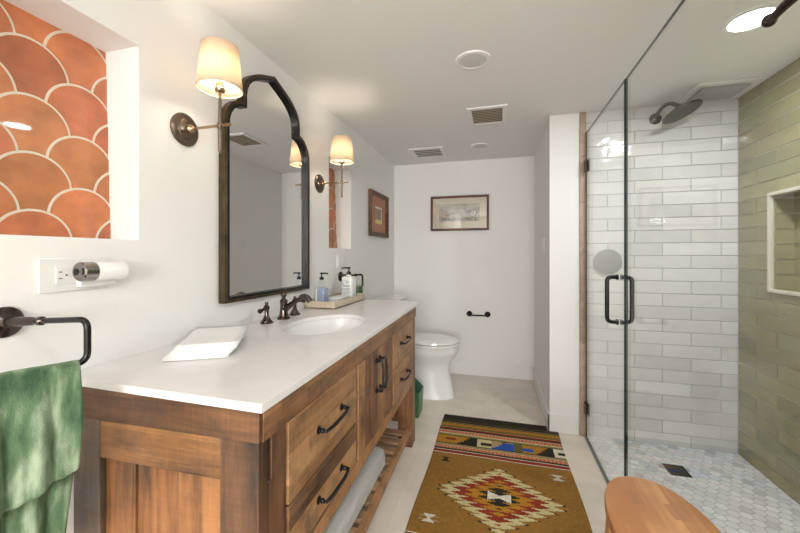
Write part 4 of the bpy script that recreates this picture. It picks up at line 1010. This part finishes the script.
# hook fixed on the glass, upper right
t = thing('robe_hook', 'dark curved hook on the glass, in front of the lit shower light', 'hook', (XG, 0.80, 1.63))
b = B(); lathe(b, [(0.017, 0.0), (0.018, 0.005), (0.010, 0.008)], (XG-0.0052, 0.765, 1.652), (-1, 0, 0), seg=24); part('mount', b, M['bronze'], t)
b = B(); tube(b, [(XG-0.012, 0.765, 1.652), (XG-0.032, 0.775, 1.648), (XG-0.040, 0.82, 1.640), (XG-0.036, 0.862, 1.640)], [0.010, 0.0095, 0.0085, 0.008], 14); sphere(b, (XG-0.035, 0.868, 1.642), 0.0125, 16); part('arm', b, M['bronze'], t)
# drain
t = thing('floor_drain', 'small square dark drain in the marble mosaic shower floor', 'drain', (0.945, 2.28, 0))
b = B(); ring_poly(b, [(DR[0], DR[2]), (DR[1], DR[2]), (DR[1], DR[3]), (DR[0], DR[3])], [(DR[0]+0.008, DR[2]+0.008), (DR[1]-0.008, DR[2]+0.008), (DR[1]-0.008, DR[3]-0.008), (DR[0]+0.008, DR[3]-0.008)], lambda a, c, d: (a, c, d), -0.002, 0.0015); part('frame', b, M['black_metal'], t)
b = B(); box(b, DR[0]+0.008, DR[1]-0.008, DR[2]+0.008, DR[3]-0.008, -0.002, 0.0004); part('grate', b, M['black_metal'], t)

# ------------------------------------------------------------------ teak stool
t = thing('wooden_stool', 'light teak stool with a rounded top in the lower right foreground', 'stool', (0.40, 1.0, 0))
sx, sy, sa, sb, sz = 0.405, 0.985, 0.128, 0.262, 0.50
b = B(); n = 72
def so(k, s=1.0, z=0.0):
    a = 2*PI*k/n; ex = 0.86; return (sx+sa*s*math.copysign(abs(math.cos(a))**ex, math.cos(a)), sy+sb*s*math.copysign(abs(math.sin(a))**ex, math.sin(a)), z)
rings = [[b.verts.new(so(k, s, z)) for k in range(n)] for s, z in ((0.95, sz-0.034), (0.985, sz-0.031), (1.0, sz-0.024), (1.0, sz-0.008), (0.99, sz-0.002), (0.965, sz))]
for A, C in zip(rings, rings[1:]):
    for k in range(n): b.faces.new([A[k], A[(k+1) % n], C[(k+1) % n], C[k]])
b.faces.new(rings[0][::-1]); b.faces.new(rings[-1])
seat = part('seat', b, M['teak'], t)
for (x, y, hx, hy_, a) in ((0.365, 1.135, 0.016, 0.026, 0.25), (0.455, 1.10, 0.018, 0.030, 0.1)):
    b = B(); c, s = math.cos(a), math.sin(a)
    P = [(x+c*u*hx-s*v*hy_, y+s*u*hx+c*v*hy_) for u, v in ((-1, -1), (1, -1), (1, 1), (-1, 1))]; extrude_poly(b, P, lambda p, q, d: (p, q, sz-0.002+d), 0.0026); part('inlay', b, M['teak_patch'], seat, 'darker wood patch')
for ux_, uy_ in ((-1, 1), (1, 1), (-1, -1), (1, -1)):
    b = B(); x1_, y1_ = sx+ux_*0.078, sy+uy_*0.165; x0_, y0_ = sx+ux_*0.100, sy+uy_*0.185; zb = 0.0085 if ux_ < 0 else 0
    h = 0.019; quadbox(b, [(x0_-h, y0_-h, zb), (x0_+h, y0_-h, zb), (x0_+h, y0_+h, zb), (x0_-h, y0_+h, zb), (x1_-h, y1_-h, sz-0.035), (x1_+h, y1_-h, sz-0.035), (x1_+h, y1_+h, sz-0.035), (x1_-h, y1_+h, sz-0.035)]); part('leg', b, M['teak'], t, bevel=0.005)
for uy_ in (-1, 1):
    b = B(); box(b, sx-0.072, sx+0.072, sy+uy_*0.168-0.009, sy+uy_*0.168+0.009, sz-0.085, sz-0.036); part('apron', b, M['teak'], t)
